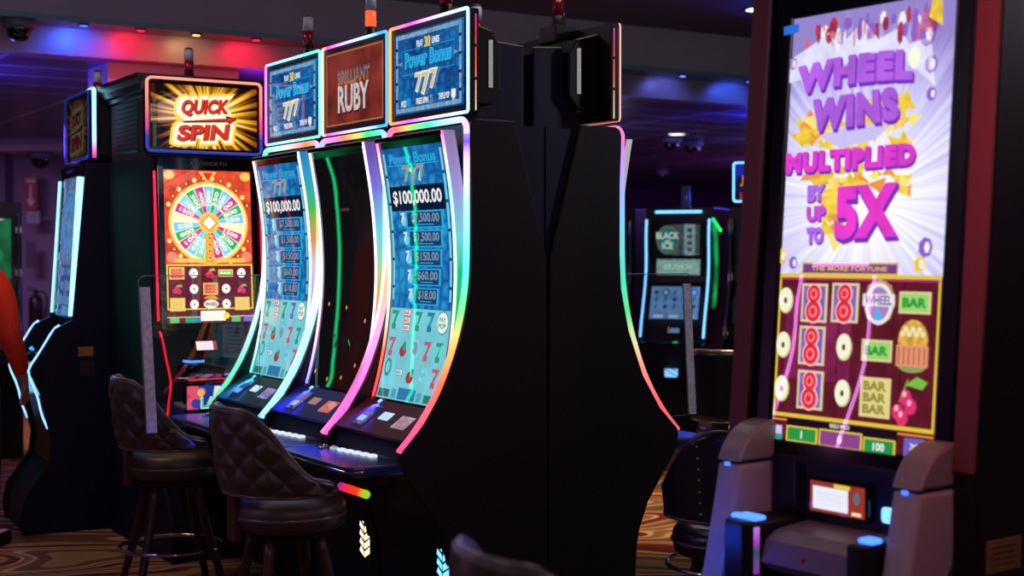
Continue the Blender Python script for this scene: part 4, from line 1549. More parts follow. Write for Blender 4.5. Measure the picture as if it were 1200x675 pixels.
b.prism([(0.0, 0.79), (-0.17, 0.775), (-0.215, 0.75), (-0.235, 0.685), (-0.21, 0.66), (0.0, 0.66)], -0.135, 0.215, M('deck_plum_grey', (96, 84, 98), 0.45), 0.01)
dkw = b.build('button_deck', ww)
b = MB()
b.lathe([(0, 0), (0.012, 0), (0.01, 0.004), (0, 0.004)], (0, 0, 0), 3, M('badge_red', (170, 40, 50), 0.3))
o = b.build('deck_badge', dkw)
o.location = (0.03, -0.227, 0.715)
o.rotation_euler = (PI / 2, 0, PI / 6)
for s, x in ((-1, -0.20), (1, 0.252)):
    b = MB()
    b.slab([(x - 0.062, -0.06), (x + 0.055, -0.06), (x + 0.055, -0.25), (x + 0.03, -0.275), (x - 0.04, -0.275), (x - 0.062, -0.25)] if s < 0 else
           [(x - 0.03, -0.06), (x + 0.03, -0.06), (x + 0.03, -0.25), (x + 0.015, -0.265), (x - 0.03, -0.265)], 0.62, 0.80, BLK, 0.01)
    pod = b.build('button_pod', ww)
    b = MB()
    b.box((x + 0.005, -0.21, 0.806), (0.085 if s < 0 else 0.05, 0.05, 0.016), BLAMP, 0.007)
    b.build('lit_button', pod)
    if s < 0:
        b = MB()
        b.box((x - 0.045, -0.22, 0.805), (0.02, 0.03, 0.014), BLAMP, 0.005)
        b.build('lit_button', pod)
        b = MB()
        b.box((x + 0.058, -0.24, 0.715), (0.008, 0.02, 0.14), rainbow('Z', 0.64, 0.80, [(0, (150, 50, 190)), (0.45, (40, 90, 90)), (0.6, (170, 60, 200)), (1, (220, 150, 255))], 0.8), 0.002)
        b.build('pod_edge_light', pod)
b = MB()
b.box((0.4715, 0.095, 0.765), (0.003, 0.16, 0.09), M('sticker_ochre', (112, 84, 40), 0.6, var=0.15), 0.001)
for k in range(4):
    b.box((0.4735, 0.095, 0.79 - 0.016 * k), (0.0008, 0.12 - 0.02 * (k % 2), 0.005), M('sticker_print', (74, 54, 26), 0.6))
b.build('sticker', ww)
# ------------------------------------------------------------------ S-curved slot machines in the background
def video_machine(loc, rz, label, neon, art=1, bright=1.0, group=None, sign=False, green=False, card=False, top_neon=True, flank=None):
    root = empty('slot_machine', loc, rz)
    tag(root, label, 'slot machine', group)
    prof = [(0.02, 2.0), (0.55, 2.0), (0.55, 0.0), (-0.04, 0.0), (-0.06, 0.5), (-0.20, 0.66), (-0.30, 0.76), (-0.30, 0.80), (-0.16, 0.86), (-0.10, 1.0), (-0.05, 1.22), (0.0, 1.35), (0.02, 1.5)]
    b = MB()
    b.prism(prof, -0.31, 0.31, M('far_cabinet', (12, 14, 22), 0.35, spec=0.5), 0.01)
    b.build('cabinet', root)
    cu = smooth_path([(0, -0.20, 0.87), (0, -0.19, 0.93), (0, -0.14, 1.1), (0, -0.07, 1.3), (0, -0.035, 1.5), (0, -0.05, 1.75), (0, -0.03, 1.9)], 2)
    for s in (-1, 1):
        b = MB()
        w = [(p.y, p.z) for p in cu]
        b.prism([(y + 0.01, z) for y, z in w] + [(0.05, 1.9), (0.05, 0.87)], s * 0.285 - 0.022, s * 0.285 + 0.022, BLKG, 0.004)
        b.build('side_fin', root)
        b = MB()
        b.tube([(s * 0.285, p.y - 0.002, p.z) for p in cu], 0.0105, n=8)
        b.build('neon_tube', root, neon)
    if top_neon:
        b = MB()
        b.tube([(-0.21, -0.012, 1.965), (0.21, -0.012, 1.965)], 0.0125, n=8)
        b.build('neon_tube', root, neon)
    # upper and lower pictures
    f = bright
    a = Art(Surf([(-0.012, 1.40), (0.006, 1.87)], 0.46))
    L = a.S.len
    if art == 1:
        a.ground(E('far_black', (6, 7, 10), 1.0))
        tl = E('far_teal', (30, 96, 100), f, var=0.3, scale=20)
        sil = E('far_silver', (108, 130, 134), f, var=0.4, scale=30)
        a.rect(0.06, 0.68, 0.26, 0.27, E('far_slate', (52, 66, 72), f, var=0.5, scale=26), 1)
        a.rect(0.10, 0.68, 0.10, 0.27, sil, 2)
        for k in range(4):
            a.ell(0.10, 0.50 + 0.12 * k, 0.024, 0.02, E('far_slate', (52, 66, 72), f, var=0.5, scale=26), 3, 10)
        a.ell(-0.10, 0.68, 0.105, 0.13, E('far_bronze', (84, 88, 62), f), 3, 22)
        a.ell(-0.10, 0.68, 0.088, 0.112, tl, 4, 22)
        wl = E('far_letters', (176, 190, 172), f)
        a.text('BLACK', -0.10, 0.76, 0.21, 0.06, wl, 6, 0.03)
        a.text('of', -0.10, 0.66, 0.05, 0.03, wl, 6, 0.02)
        a.text('ICE', -0.10, 0.57, 0.10, 0.06, wl, 6, 0.03)
        a.rect(0.0, 0.17, 0.40, 0.14, sil, 3)
        a.rect(0.0, 0.17, 0.38, 0.11, E('far_frost', (112, 150, 142), f, var=0.2), 4)
        a.text('$5,714.20', 0.0, 0.17, 0.26, 0.05, E('far_frost_light', (150, 182, 172), f), 5, 0.03)
    else:
        a.ground(E('far_green_screen', (22, 84, 50), f, var=0.6, scale=7) if art == 2 else E('far_dim_blue', (18, 34, 52), f, var=0.4, scale=9))
        for k in range(3):
            a.ell(-0.13 + 0.13 * k, 0.4, 0.045, 0.055, E('far_dim_disc', (26, 110, 70), f) if art == 2 else E('far_dim_disc_blue', (44, 70, 92), f), 1, 16)
    a.build('upper_screen', root)
    a = Art(Surf([(-0.155, 1.03), (-0.075, 1.31)], 0.44))
    if art == 1:
        a.ground(E('far_reels', (84, 122, 168), f, var=0.2, scale=12))
        dk, bl = E('far_symbol_dark', (36, 56, 92), f), E('far_symbol_blue', (30, 84, 190), f)
        for r in range(3):
            for c in range(5):
                u, v = -0.17 + 0.085 * c, 0.82 - 0.22 * r
                if (r, c) in ((0, 1), (0, 4), (1, 3)):
                    a.ell(u, v, 0.034, 0.034, dk if c == 1 else bl, 1, 14)
                    a.ell(u, v, 0.018, 0.02, E('far_reels_light', (120, 160, 200), f), 2, 10)
                elif (r + c) % 3 == 0:
                    a.rect(u, v, 0.05, 0.016, dk, 1)
                    a.ell(u, v, 0.016, 0.022, dk, 2, 8)
                else:
                    a.poly([(u - 0.014, v * a.S.len - 0.024), (u - 0.004, v * a.S.len - 0.024), (u + 0.016, v * a.S.len + 0.024), (u - 0.002, v * a.S.len + 0.024)], dk, 1)
        for k in range(3):
            a.rect(-0.14 + 0.14 * k, 0.08, 0.09, 0.025, E('far_meter', (150, 176, 206), f), 1)
    else:
        a.ground(E('far_dim_reels', (26, 44, 66) if art != 2 else (20, 80, 46), f, var=0.4, scale=14))
        for r in range(3):
            for c in range(4):
                a.ell(-0.15 + 0.1 * c, 0.8 - 0.26 * r, 0.028, 0.024, E('far_dim_symbol', (52, 78, 104), f), 1, 8)
    a.build('lower_screen', root)
    # console pieces
    b = MB()
    b.box((0.02, -0.165, 0.935), (0.12, 0.02, 0.07), BLKG, 0.004, Matrix.Rotation(-0.3, 4, 'X'))
    b.box((0.02, -0.178, 0.932), (0.085, 0.004, 0.042), E('far_display', (90, 130, 170), bright), 0.001, Matrix.Rotation(-0.3, 4, 'X'))
    b.build('player_display', root)
    b = MB()
    b.box((0, -0.22, 0.815), (0.56, 0.17, 0.03), BLKG, 0.008)
    dk = b.build('button_deck', root)
    for k in range(5):
        b = MB()
        b.box((-0.16 + 0.07 * k, -0.25, 0.834), (0.04, 0.03, 0.012), E('far_button_green', (30, 220, 90), 1.0) if k == 3 else CHROME, 0.004)
        b.build('button', dk)
    b = MB()
    b.box((-0.02, -0.13, 0.60), (0.19, 0.016, 0.215), BLKG, 0.02)
    eb = b.build('base_emblem', root)
    b = MB()
    b.box((-0.02, -0.14, 0.60), (0.115, 0.006, 0.155), E('far_emblem', (130, 200, 255), 1.5 * bright), 0.012)
    for k in range(3):
        b.box((-0.02, -0.144, 0.56 + 0.04 * k), (0.12, 0.003, 0.006), BLK, rot=Matrix.Rotation(0.5, 4, 'Y'))
    b.build('emblem_light', eb)
    b = MB()
    b.lathe([(0, 0), (0.045, 0.0), (0.045, 0.016), (0.040, 0.02), (0.040, 0.20), (0.034, 0.20), (0.034, 0.03), (0, 0.03)], (0, 0.2, 1.998), 20, M('clear_lens', (120, 140, 190), 0.1, metal=0.3))
    b.build('tower_light', root)
    if flank:
        b = MB()
        b.prism([(-0.02, 1.86), (0.12, 1.78), (0.14, 1.45), (0.06, 1.15), (-0.02, 1.12), (0.06, 1.5)], 0.311, 0.322, flank)
        b.build('lit_flank_patch', root)  # green light on the flank put in as a glowing patch
        b = MB()
        b.tube([(0.318, -0.03, 1.90), (0.318, 0.22, 1.80)], 0.012, E('neon_green_bright', (20, 255, 110), 1.6), n=6)
        b.build('flank_neon', root)
    if card:
        b = MB()
        b.box((0.22, -0.21, 1.02), (0.13, 0.006, 0.30), M('instruction_card', (150, 130, 120), 0.6, var=0.2, scale=40), 0.002, Matrix.Rotation(-0.25, 4, 'X'))
        b.box((0.22, -0.215, 1.02), (0.09, 0.004, 0.1), M('instruction_red', (150, 50, 46), 0.6, var=0.4, scale=50), 0.001, Matrix.Rotation(-0.25, 4, 'X'))
        b.build('instruction_card', root)
    if sign:
        b = MB()
        b.box((0, 0.14, 2.22), (0.60, 0.07, 0.34), BLK, 0.008)
        b.box((0, 0.16, 2.03), (0.3, 0.08, 0.08), BLK, 0.008)
        tp = b.build('topper', root)
        a = Art(Surf([(0.103, 2.06), (0.103, 2.38)], 0.56))
        a.ground(E('far_sign_navy', (12, 18, 56), 1.0, var=0.4, scale=12))
        a.rect(-0.06, 0.12, 0.36, 0.06, E('far_sign_red', (150, 44, 40), 1.0, var=0.6, scale=24), 1)
        a.rect(-0.10, 0.14, 0.08, 0.06, E('far_sign_gold', (190, 150, 70), 1.0), 2)
        a.text('JUMBO', -0.02, 0.53, 0.44, 0.10, E('far_sign_red2', (160, 50, 30), 1.0), 2, 0.06)
        a.text('JUMBO', -0.02, 0.53, 0.43, 0.085, E('far_sign_flame', (206, 150, 60), 1.0), 3, 0.03)
        a.text('FREE', -0.02, 0.32, 0.30, 0.05, E('far_sign_cyan', (60, 140, 190), 1.0), 3, 0.03)
        a.build('topper_screen', tp)
        b = MB()
        b.tube(rrect(0, 2.22, 0.59, 0.335, 0.02, 0.10, 3), 0.009, closed=True, n=8)
        b.build('topper_neon', tp, E('neon_sign_blue', (120, 200, 255), 2.0))
    return root


NB = E('neon_ice_blue', (110, 185, 255), 2.0)
NBD = E('neon_off', (20, 26, 40), 0.6)
vr = math.radians(-24)
vo = at_depth(795, 400, 12.5)
vo.z = 0
VX = Vector((math.cos(vr), math.sin(vr), 0))
video_machine(vo, vr, 'ice blue edged slot machine with two screens, facing the gap beside the black end panel', NB, 1, 1.0,
              'slot machines of the far row', flank=E('green_lit_flank', (12, 150, 70), 0.8, var=0.85, scale=7))
video_machine(vo - VX * 0.72, vr, 'dim slot machine half hidden by the rainbow edge of the black end panel', NBD, 3, 0.8, 'slot machines of the far row', card=True, top_neon=False)
video_machine(vo + VX * 0.76, vr, 'dim slot machine under a small blue framed sign at the far end of the row', NBD, 3, 0.45, 'slot machines of the far row', sign=True, top_neon=False)
gp = at_depth(-24, 300, 11.0)
gp.z = -0.0
video_machine(gp, math.radians(22), 'slot machine with a green screen behind the person in the red shirt', NBD, 2, 1.0, top_neon=False)
# the machines across the aisle, outside the frame: seen mirrored in the glass of the big screen and the blue screens
PKW = E('neon_pink_white', (255, 150, 255), 14.0)
video_machine(Vector((-2.95, 4.587, 0)), math.radians(130), 'pink edged slot machine across the aisle, mirrored in the big screen', PKW, 3, 0.3)
GRN = E('neon_green_strong', (20, 255, 150), 8.0)
video_machine(Vector((-4.375, 8.52, 0)), math.radians(60), 'green edged slot machine across the aisle, mirrored in the blue screens', GRN, 3, 0.3)


# ------------------------------------------------------------------ bar stools
LEATHER = M('brown_vinyl', (66, 50, 44), 0.45, spec=0.5, var=0.12, scale=40)
LEATHD = M('black_vinyl', (30, 28, 36), 0.28, spec=0.55, var=0.1, scale=40)
WOOD = M('dark_stool_wood', (58, 28, 18), 0.4, var=0.3, scale=18)


def stool(loc, rz, label, quilt=True, zt=1.02, zb=0.70, seat=0.665, ring=0.22, leather=LEATHER, trim=None, wings=0.72, dz=0.0, group=None, nails=False):
    root = empty('bar_stool', loc, rz)
    tag(root, label, 'stool', group)
    A = math.radians(118)

    def top(ph):
        a_ = abs(ph)
        t = min(max((a_ - 0.55) / (1.75 - 0.55), 0), 1)
        t = t * t * (3 - 2 * t)
        e = min(max((a_ - 1.75) / 0.3, 0), 1)
        return zt * (1 - t) + (wings + 0.035) * t - 0.02 * e

    def rad(z):
        k = (z - zb) / (zt - zb)
        return 0.236 + 0.03 * k + 0.012 * k * k

    def pt(ph, t, off):
        z = zb + (top(ph) - zb) * t
        r = rad(z) + off
        if quilt and off > 0:
            k = z * 27.0
            q = ph * 6.6
            d = min(abs(math.sin((q + k) * 1.0)), abs(math.sin((q - k) * 1.0)))
            e_ = min(1, t * 6, (1 - t) * 6)
            r += 0.021 * (d ** 0.5) * e_
        # x = right, back at +y
        return Vector((r * math.sin(ph), r * math.cos(ph) * 0.94 + 0.0, z))
    nu, nv = (121, 37) if quilt else (49, 13)
    phs = [-A + 2 * A * i / (nu - 1) for i in range(nu)]
    ts = [i / (nv - 1) for i in range(nv)]
    b = MB()
    Vo = b.grid(lambda u, v: pt(u, v, 0.02), phs, ts)
    Vi = b.grid(lambda u, v: pt(u, v, -0.018), phs, ts)
    for i in range(nu - 1):
        for j in (0, nv - 1):
            f = b.bm.faces.new((Vo[i][j], Vo[i + 1][j], Vi[i + 1][j], Vi[i][j]))
            f.smooth = True
    for i in (0, nu - 1):
        for j in range(nv - 1):
            b.bm.faces.new((Vo[i][j], Vo[i][j + 1], Vi[i][j + 1], Vi[i][j]))
    bk = b.build('backrest', root, leather)
    pm = trim or M('piping_vinyl', (96, 80, 78), 0.25, spec=0.6)
    b = MB()
    b.tube([pt(u, 1.0, 0.004) + Vector((0, 0, 0.002)) for u in phs[::2]], 0.011 if trim else 0.009, n=8)
    b.tube([pt(u, 0.0, 0.016) for u in phs[::2]], 0.008, n=8)
    b.build('piping', bk, pm)
    if nails:
        b = MB()
        for s in (-1, 1):
            for k in range(7):
                p = pt(s * 0.75, 0.1 + 0.13 * k, 0.021)
                b.lathe([(0, 0.006), (0.005, 0.004), (0.007, 0)], p, 8, CHROME)
        b.build('nailheads', bk)
    b = MB()
    h = seat
    b.lathe([(0, h - 0.115), (0.19, h - 0.115), (0.212, h - 0.105), (0.222, h - 0.06), (0.22, h - 0.03), (0.205, h - 0.008), (0.16, h + 0.002), (0, h + 0.006)], (0, -0.01, 0), 32)
    st = b.build('seat', root, leather)
    b = MB()
    b.lathe([(0.224, h - 0.066), (0.228, h - 0.06), (0.224, h - 0.054)], (0, -0.01, 0), 32)
    b.build('seat_welt', st, pm)
    b = MB()
    b.box((0, 0.205, (zb + h) / 2 - 0.05), (0.10, 0.03, zb - h + 0.20), WOOD, 0.006)
    b.build('back_bracket', root)
    b = MB()
    b.lathe([(0, h - 0.155), (0.12, h - 0.155), (0.15, h - 0.148), (0.15, h - 0.122), (0, h - 0.116)], (0, 0, 0), 24, BLK)
    b.build('swivel_plate', root)
    zl = h - 0.15
    for sx in (-1, 1):
        for sy in (-1, 1):
            b = MB()
            pts = [(sx * 0.095, sy * 0.095, zl + 0.01), (sx * 0.14, sy * 0.14, zl * 0.55), (sx * 0.205, sy * 0.205, 0.004)]
            b.tube(smooth_path(pts, 1), 0.02, n=8, rad=[0.024, 0.023, 0.022, 0.020, 0.018, 0.016][:len(smooth_path(pts, 1))])
            b.build('leg', root, WOOD)
    b = MB()
    rr = 0.243
    b.tube([(rr * math.cos(2 * PI * k / 40), rr * math.sin(2 * PI * k / 40), ring) for k in range(40)], 0.009, closed=True, n=8)
    b.build('foot_ring', root, CHROME)
    return root


FACE_B = math.radians(122)
stool(bank(1.70, 0.64), FACE_B - 0.12, 'dark quilted bar stool before the farthest blue machine, its foot ring in view', group='quilted bar stools')
stool(bank(0.25, 0.68), FACE_B - 0.05, 'dark quilted bar stool pulled up to the nearest blue machine', group='quilted bar stools')
stool(Vector((0.165, 2.83, 0)), FACE_B - 0.1, 'quilted bar stool nearest the camera, only the top corner of its back showing', group='quilted bar stools')
stool(Vector((0.83, 5.35, 0)), math.radians(190), 'smooth black bar stool between the black end panel and the large machine', quilt=False, zt=0.955, zb=0.62, seat=0.58, ring=0.43, leather=LEATHD, wings=0.70, nails=True)
stool(Vector((1.34, 8.6, 0)), math.radians(150), 'smooth black bar stool with bright rim, set before the ice blue edged machine', quilt=False, leather=LEATHD, zt=1.02, zb=0.60, seat=0.58, wings=0.74,
      trim=M('trim_nickel', (150, 140, 138), 0.2, metal=0.8))


# ------------------------------------------------------------------ clear dividers between the seats
def clear_mat():
    m = bpy.data.materials.new('clear_acrylic')
    m.use_nodes = True
    N, L = m.node_tree.nodes, m.node_tree.links
    N.remove(N['Principled BSDF'])
    out = [n for n in N if n.type == 'OUTPUT_MATERIAL'][0]
    tr = N.new('ShaderNodeBsdfTransparent')
    tr.inputs[0].default_value = (0.93, 0.94, 0.95, 1)
    gl = N.new('ShaderNodeBsdfGlossy')
    gl.inputs['Roughness'].default_value = 0.02
    fr = N.new('ShaderNodeFresnel')
    fr.inputs['IOR'].default_value = 1.45
    mx = N.new('ShaderNodeMixShader')
    L.new(fr.outputs[0], mx.inputs[0])
    L.new(tr.outputs[0], mx.inputs[1])
    L.new(gl.outputs[0], mx.inputs[2])
    L.new(mx.outputs[0], out.inputs[0])
    return m


CLEAR = clear_mat()
STRIP = M('divider_label', (225, 225, 230), 0.6, var=0.2, scale=45)


def divider(loc, rz, label, d0, d1, lean=0.05, z0=0.795, z1=1.50):
    root = empty('divider_panel', loc, rz)
    tag(root, label, 'divider', 'clear dividers between the seats')

    def outline(y0, y1, za, zb_, r=0.03):
        P = [(y0, za), (y0, zb_)]
        for i in range(5):
            t = PI / 2 * i / 4
            P.append((-(-y1 - r) - 0 if False else y1 + r - r * math.sin(t), zb_ - r + r * math.cos(t)))
        P += [(y1 - lean * -0.0, za)]
        return P
    # local: -y out from the machines
    P = [(-d0, z0), (-d0, z1)]
    r = 0.03
    for i in range(6):
        t = PI / 2 * i / 5
        P.append((-d1 + r - r * math.sin(t), z1 - r + r * math.cos(t)))
    P.append((-d1 + lean, z0))
    b = MB()
    b.prism(P, -0.003, 0.003, CLEAR)
    b.build('clear_panel', root)
    b = MB()
    q = [P[0], P[1]] + P[2:]
    b.tube([(0, y, z) for y, z in P[1:]], 0.0022, n=6)
    b.build('polished_edge', root, M('acrylic_edge', (150, 155, 165), 0.25, spec=0.6))
    b = MB()
    b.face([(0.0045, -d1 + 0.004, z1 - 0.05), (0.0045, -d1 + 0.05, z1 - 0.05), (0.0045, -d1 + lean + 0.05, z0 + 0.003), (0.0045, -d1 + lean + 0.004, z0 + 0.003)])
    b.face([(-0.0045, -d1 + 0.004, z1 - 0.05), (-0.0045, -d1 + 0.05, z1 - 0.05), (-0.0045, -d1 + lean + 0.05, z0 + 0.003), (-0.0045, -d1 + lean + 0.004, z0 + 0.003)])
    b.build('label_strip', root, STRIP)
    b = MB()
    b.box((0, -0.42, 0.803), (0.04, 0.14, 0.02), BLKG, 0.004)
    b.build('clamp', root)
    return root


divider(bank(1.40, 0.0), BANK_ROT, 'clear divider with a white edge strip standing by the left quilted stool', 0.32, 0.89, 0.03)
divider(bank(0.70, -0.733), BANK_ROT + PI, 'clear divider with a white edge strip hanging in the gap beside the black end panel', 0.32, 0.945, -0.04)


# ------------------------------------------------------------------ person at the left edge
def skin_mesh(name, verts, edges, radii, mat, parent, sub=2, root_i=0):
    me = bpy.data.meshes.new(name)
    me.from_pydata([tuple(v) for v in verts], edges, [])
    o = bpy.data.objects.new(name, me)
    COL.objects.link(o)
    o.parent = parent
    sk = o.modifiers.new('skin', 'SKIN')
    sk.use_smooth_shade = True
    if not me.skin_vertices:
        bpy.context.view_layer.update()
    for i, r in enumerate(radii):
        v = me.skin_vertices[0].data[i]
        v.radius = r if isinstance(r, tuple) else (r, r)
        v.use_root = (i == root_i)
    sb = o.modifiers.new('sub', 'SUBSURF')
    sb.levels = sb.render_levels = sub
    me.materials.append(mat)
    return o


SKIN = M('skin', (176, 124, 100), 0.5, var=0.05)
pe = empty('person', (-2.96, 7.72, 0), math.radians(-12))
tag(pe, 'person in an orange red long sleeved top and dark jeans, standing with back turned', 'person')
# local frame: the person looks along +y, right hand at +x
arms_v, arms_e, arms_r = [], [], []
H = dict(pel=(0, 0, 1.0), hipR=(0.10, 0, 0.95))
# body under the clothes: neck, head, hands (one surface)
bv = [(0, 0.0, 1.10), (0, 0.0, 1.30), (0, 0.0, 1.47), (0, 0.015, 1.56), (0, 0.03, 1.66), (0, 0.035, 1.74), (0, 0.03, 1.81)]
be = [(i, i + 1) for i in range(6)]
br = [(0.13, 0.09), (0.15, 0.10), (0.09, 0.07), 0.055, (0.068, 0.082), (0.075, 0.092), (0.05, 0.06)]


def add_chain(pts, rs, start):
    prev = start
    for p, r in zip(pts, rs):
        bv.append(p)
        br.append(r)
        be.append((prev, len(bv) - 1))
        prev = len(bv) - 1
    return prev


for s in (-1, 1):
    sh = add_chain([(s * 0.19, 0.0, 1.45), (s * 0.235, -0.01, 1.28), (s * 0.25, 0.01, 1.14), (s * 0.255, 0.08, 1.0), (s * 0.25, 0.13, 0.92)],
                   [0.055, 0.045, 0.04, 0.034, 0.026], 2)
    pm_ = add_chain([(s * 0.248, 0.155, 0.875)], [(0.034, 0.018)], sh)
    for k, (dy, ln) in enumerate(((0.028, 0.070), (0.010, 0.078), (-0.010, 0.074), (-0.028, 0.058))):
        add_chain([(s * 0.246, 0.165 + dy, 0.835), (s * 0.238, 0.172 + dy, 0.835 - ln * 0.5), (s * 0.226, 0.172 + dy, 0.835 - ln)], [0.0095, 0.0088, 0.0075], pm_)
    add_chain([(s * 0.235, 0.192, 0.865), (s * 0.226, 0.208, 0.838), (s * 0.22, 0.212, 0.818)], [0.011, 0.0095, 0.008], sh)
body = skin_mesh('body', bv, be, br, SKIN, pe, 2, 0)
# face: nose, eyes, mouth, ears on the head
fm = MB()
fm.lathe([(0, 0.02), (0.008, 0.015), (0.014, 0.0), (0.012, -0.008), (0, -0.012)], (0, 0.125, 1.685), 10, SKIN, sy=1.4)
for s in (-1, 1):
    fm.lathe([(0, 0.011), (0.009, 0.006), (0.011, 0), (0.009, -0.006), (0, -0.011)], (s * 0.03, 0.108, 1.715), 10, M('eye_white', (225, 220, 215), 0.2))
    fm.lathe([(0, 0.006), (0.005, 0.003), (0.006, 0), (0.005, -0.003), (0, -0.006)], (s * 0.03, 0.1155, 1.715), 8, M('iris', (40, 28, 20), 0.2))
    fm.lathe([(0, 0.03), (0.009, 0.022), (0.012, 0.004), (0.008, -0.02), (0, -0.028)], (s * 0.077, 0.03, 1.70), 10, SKIN, sy=1.8)
fm.lathe([(0, 0.006), (0.018, 0.003), (0.022, 0), (0.018, -0.004), (0, -0.007)], (0, 0.112, 1.645), 12, M('lips', (150, 84, 78), 0.4), sy=0.5)
fm.build('face', pe)
hm = MB()
hm.lathe([(0, 0.105), (0.05, 0.095), (0.082, 0.062), (0.093, 0.01), (0.088, -0.05), (0.07, -0.09)], (0, 0.012, 1.745), 24, M('dark_hair', (34, 24, 20), 0.6, var=0.3, scale=120), sy=1.08)
hm.build('hair', pe)
SHIRT = M('orange_red_knit', (226, 58, 30), 0.85, spec=0.2, var=0.14, scale=70)
sv = [(0, 0, 0.95), (0, 0, 1.08), (0, -0.005, 1.22), (0, 0, 1.36), (0, 0, 1.46), (0, 0.01, 1.535)]
sr = [(0.175, 0.125), (0.17, 0.125), (0.175, 0.13), (0.185, 0.125), (0.13, 0.095), (0.068, 0.068)]
se = [(i, i + 1) for i in range(5)]
for s in (-1, 1):
    prev = 4
    for p, r in (((s * 0.185, 0.0, 1.465), 0.082), ((s * 0.235, -0.012, 1.33), 0.072), ((s * 0.262, -0.01, 1.16), 0.064), ((s * 0.266, 0.06, 1.03), 0.056), ((s * 0.254, 0.115, 0.945), 0.043)):
        sv.append(p)
        sr.append(r)
        se.append((prev, len(sv) - 1))
        prev = len(sv) - 1
skin_mesh('shirt', sv, se, sr, SHIRT, pe, 2, 0)
jv = [(0, 0, 1.0), (0, 0, 0.92)]
jr = [(0.165, 0.12), (0.165, 0.125)]
je = [(0, 1)]
for s in (-1, 1):
    prev = 1
    for p, r in (((s * 0.095, 0.0, 0.80), (0.095, 0.10)), ((s * 0.11, 0.01, 0.50), (0.072, 0.076)), ((s * 0.115, 0.0, 0.25), (0.066, 0.07)), ((s * 0.12, -0.01, 0.05), (0.062, 0.07))):
        jv.append(p)
        jr.append(r)
        je.append((prev, len(jv) - 1))
        prev = len(jv) - 1
skin_mesh('jeans', jv, je, jr, M('dark_denim', (22, 26, 48), 0.8, var=0.2, scale=160), pe, 2, 0)
for s in (-1, 1):
    b = MB()
    b.slab([(s * 0.12 - 0.045, -0.09), (s * 0.12 + 0.045, -0.09), (s * 0.12 + 0.052, 0.05), (s * 0.12 + 0.045, 0.15), (s * 0.12, 0.185), (s * 0.12 - 0.045, 0.15), (s * 0.12 - 0.05, 0.05)], 0.0, 0.075, M('black_shoe', (16, 15, 16), 0.5), 0.018)
    b.build('shoe', pe)


# ------------------------------------------------------------------ the room
def carpet():
    m, N, L, p = newmat('casino_carpet')
    tc = N.new('ShaderNodeTexCoord')
    mp = N.new('ShaderNodeMapping')
    mp.inputs['Rotation'].default_value = (0, 0, math.radians(8))
    mp.inputs['Scale'].default_value = (0.42, 1.15, 1)
    L.new(tc.outputs['Object'], mp.inputs[0])
    wv = N.new('ShaderNodeTexNoise')
    wv.inputs['Scale'].default_value = 1.6
    wv.inputs['Detail'].default_value = 0.0
    wv.inputs['Distortion'].default_value = 0.5
    L.new(mp.outputs[0], wv.inputs['Vector'])
    k1 = N.new('ShaderNodeMath')
    k1.operation = 'MULTIPLY'
    k1.inputs[1].default_value = 4.6
    L.new(wv.outputs['Fac'], k1.inputs[0])
    k2 = N.new('ShaderNodeMath')
    k2.operation = 'FRACT'
    L.new(k1.outputs[0], k2.inputs[0])
    rp = N.new('ShaderNodeValToRGB')
    rp.color_ramp.interpolation = 'LINEAR'
    cr = rp.color_ramp
    stops = [(0.0, (206, 172, 124)), (0.07, (206, 172, 124)), (0.10, (120, 92, 58)), (0.30, (112, 86, 54)), (0.33, (176, 140, 96)), (0.50, (168, 132, 90)),
             (0.53, (118, 42, 42)), (0.74, (112, 36, 38)), (0.77, (210, 178, 130)), (0.81, (210, 178, 130)), (0.84, (142, 106, 68)), (0.98, (150, 114, 74))]
    while len(cr.elements) < len(stops):
        cr.elements.new(0.5)
    for e, (q, c) in zip(cr.elements, stops):
        e.position = q
        e.color = rgb(*c) + (1,)
    L.new(k2.outputs[0], rp.inputs['Fac'])
    nz = N.new('ShaderNodeTexNoise')
    nz.inputs['Scale'].default_value = 260
    L.new(tc.outputs['Object'], nz.inputs['Vector'])
    mx = N.new('ShaderNodeMixRGB')
    mx.blend_type = 'MULTIPLY'
    mx.inputs[0].default_value = 0.6
    L.new(rp.outputs['Color'], mx.inputs[1])
    L.new(nz.outputs['Fac'], mx.inputs[2])
    L.new(mx.outputs[0], p.inputs['Base Color'])
    p.inputs['Roughness'].default_value = 0.95
    p.inputs['Specular IOR Level'].default_value = 0.1
    bp = N.new('ShaderNodeBump')
    bp.inputs['Strength'].default_value = 0.5
    bp.inputs['Distance'].default_value = 0.004
    L.new(nz.outputs['Fac'], bp.inputs['Height'])
    L.new(bp.outputs[0], p.inputs['Normal'])
    return m


def tile_mat(name, col, line, w=0.6, h=0.6, ls=0.012, rough=0.6):
    m, N, L, p = newmat(name)
    tc = N.new('ShaderNodeTexCoord')
    mp = N.new('ShaderNodeMapping')
    mp.inputs['Rotation'].default_value = (0, 0, -math.radians(32.06))
    L.new(tc.outputs['Object'], mp.inputs[0])
    br_ = N.new('ShaderNodeTexBrick')
    br_.offset = 0
    br_.inputs['Scale'].default_value = 1
    br_.inputs['Brick Width'].default_value = w
    br_.inputs['Row Height'].default_value = h
    br_.inputs['Mortar Size'].default_value = ls
    c = rgb(*col)
    br_.inputs['Color1'].default_value = c + (1,)
    br_.inputs['Color2'].default_value = tuple(x * 0.85 for x in c) + (1,)
    br_.inputs['Mortar'].default_value = rgb(*line) + (1,)
    L.new(mp.outputs[0], br_.inputs['Vector'])
    L.new(br_.outputs['Color'], p.inputs['Base Color'])
    p.inputs['Roughness'].default_value = rough
    return m


def quad_obj(name, pts, m, kind='structure'):
    b = MB()
    b.face(pts, m)
    o = b.build(name)
    tag(o, kind=kind)
    return o


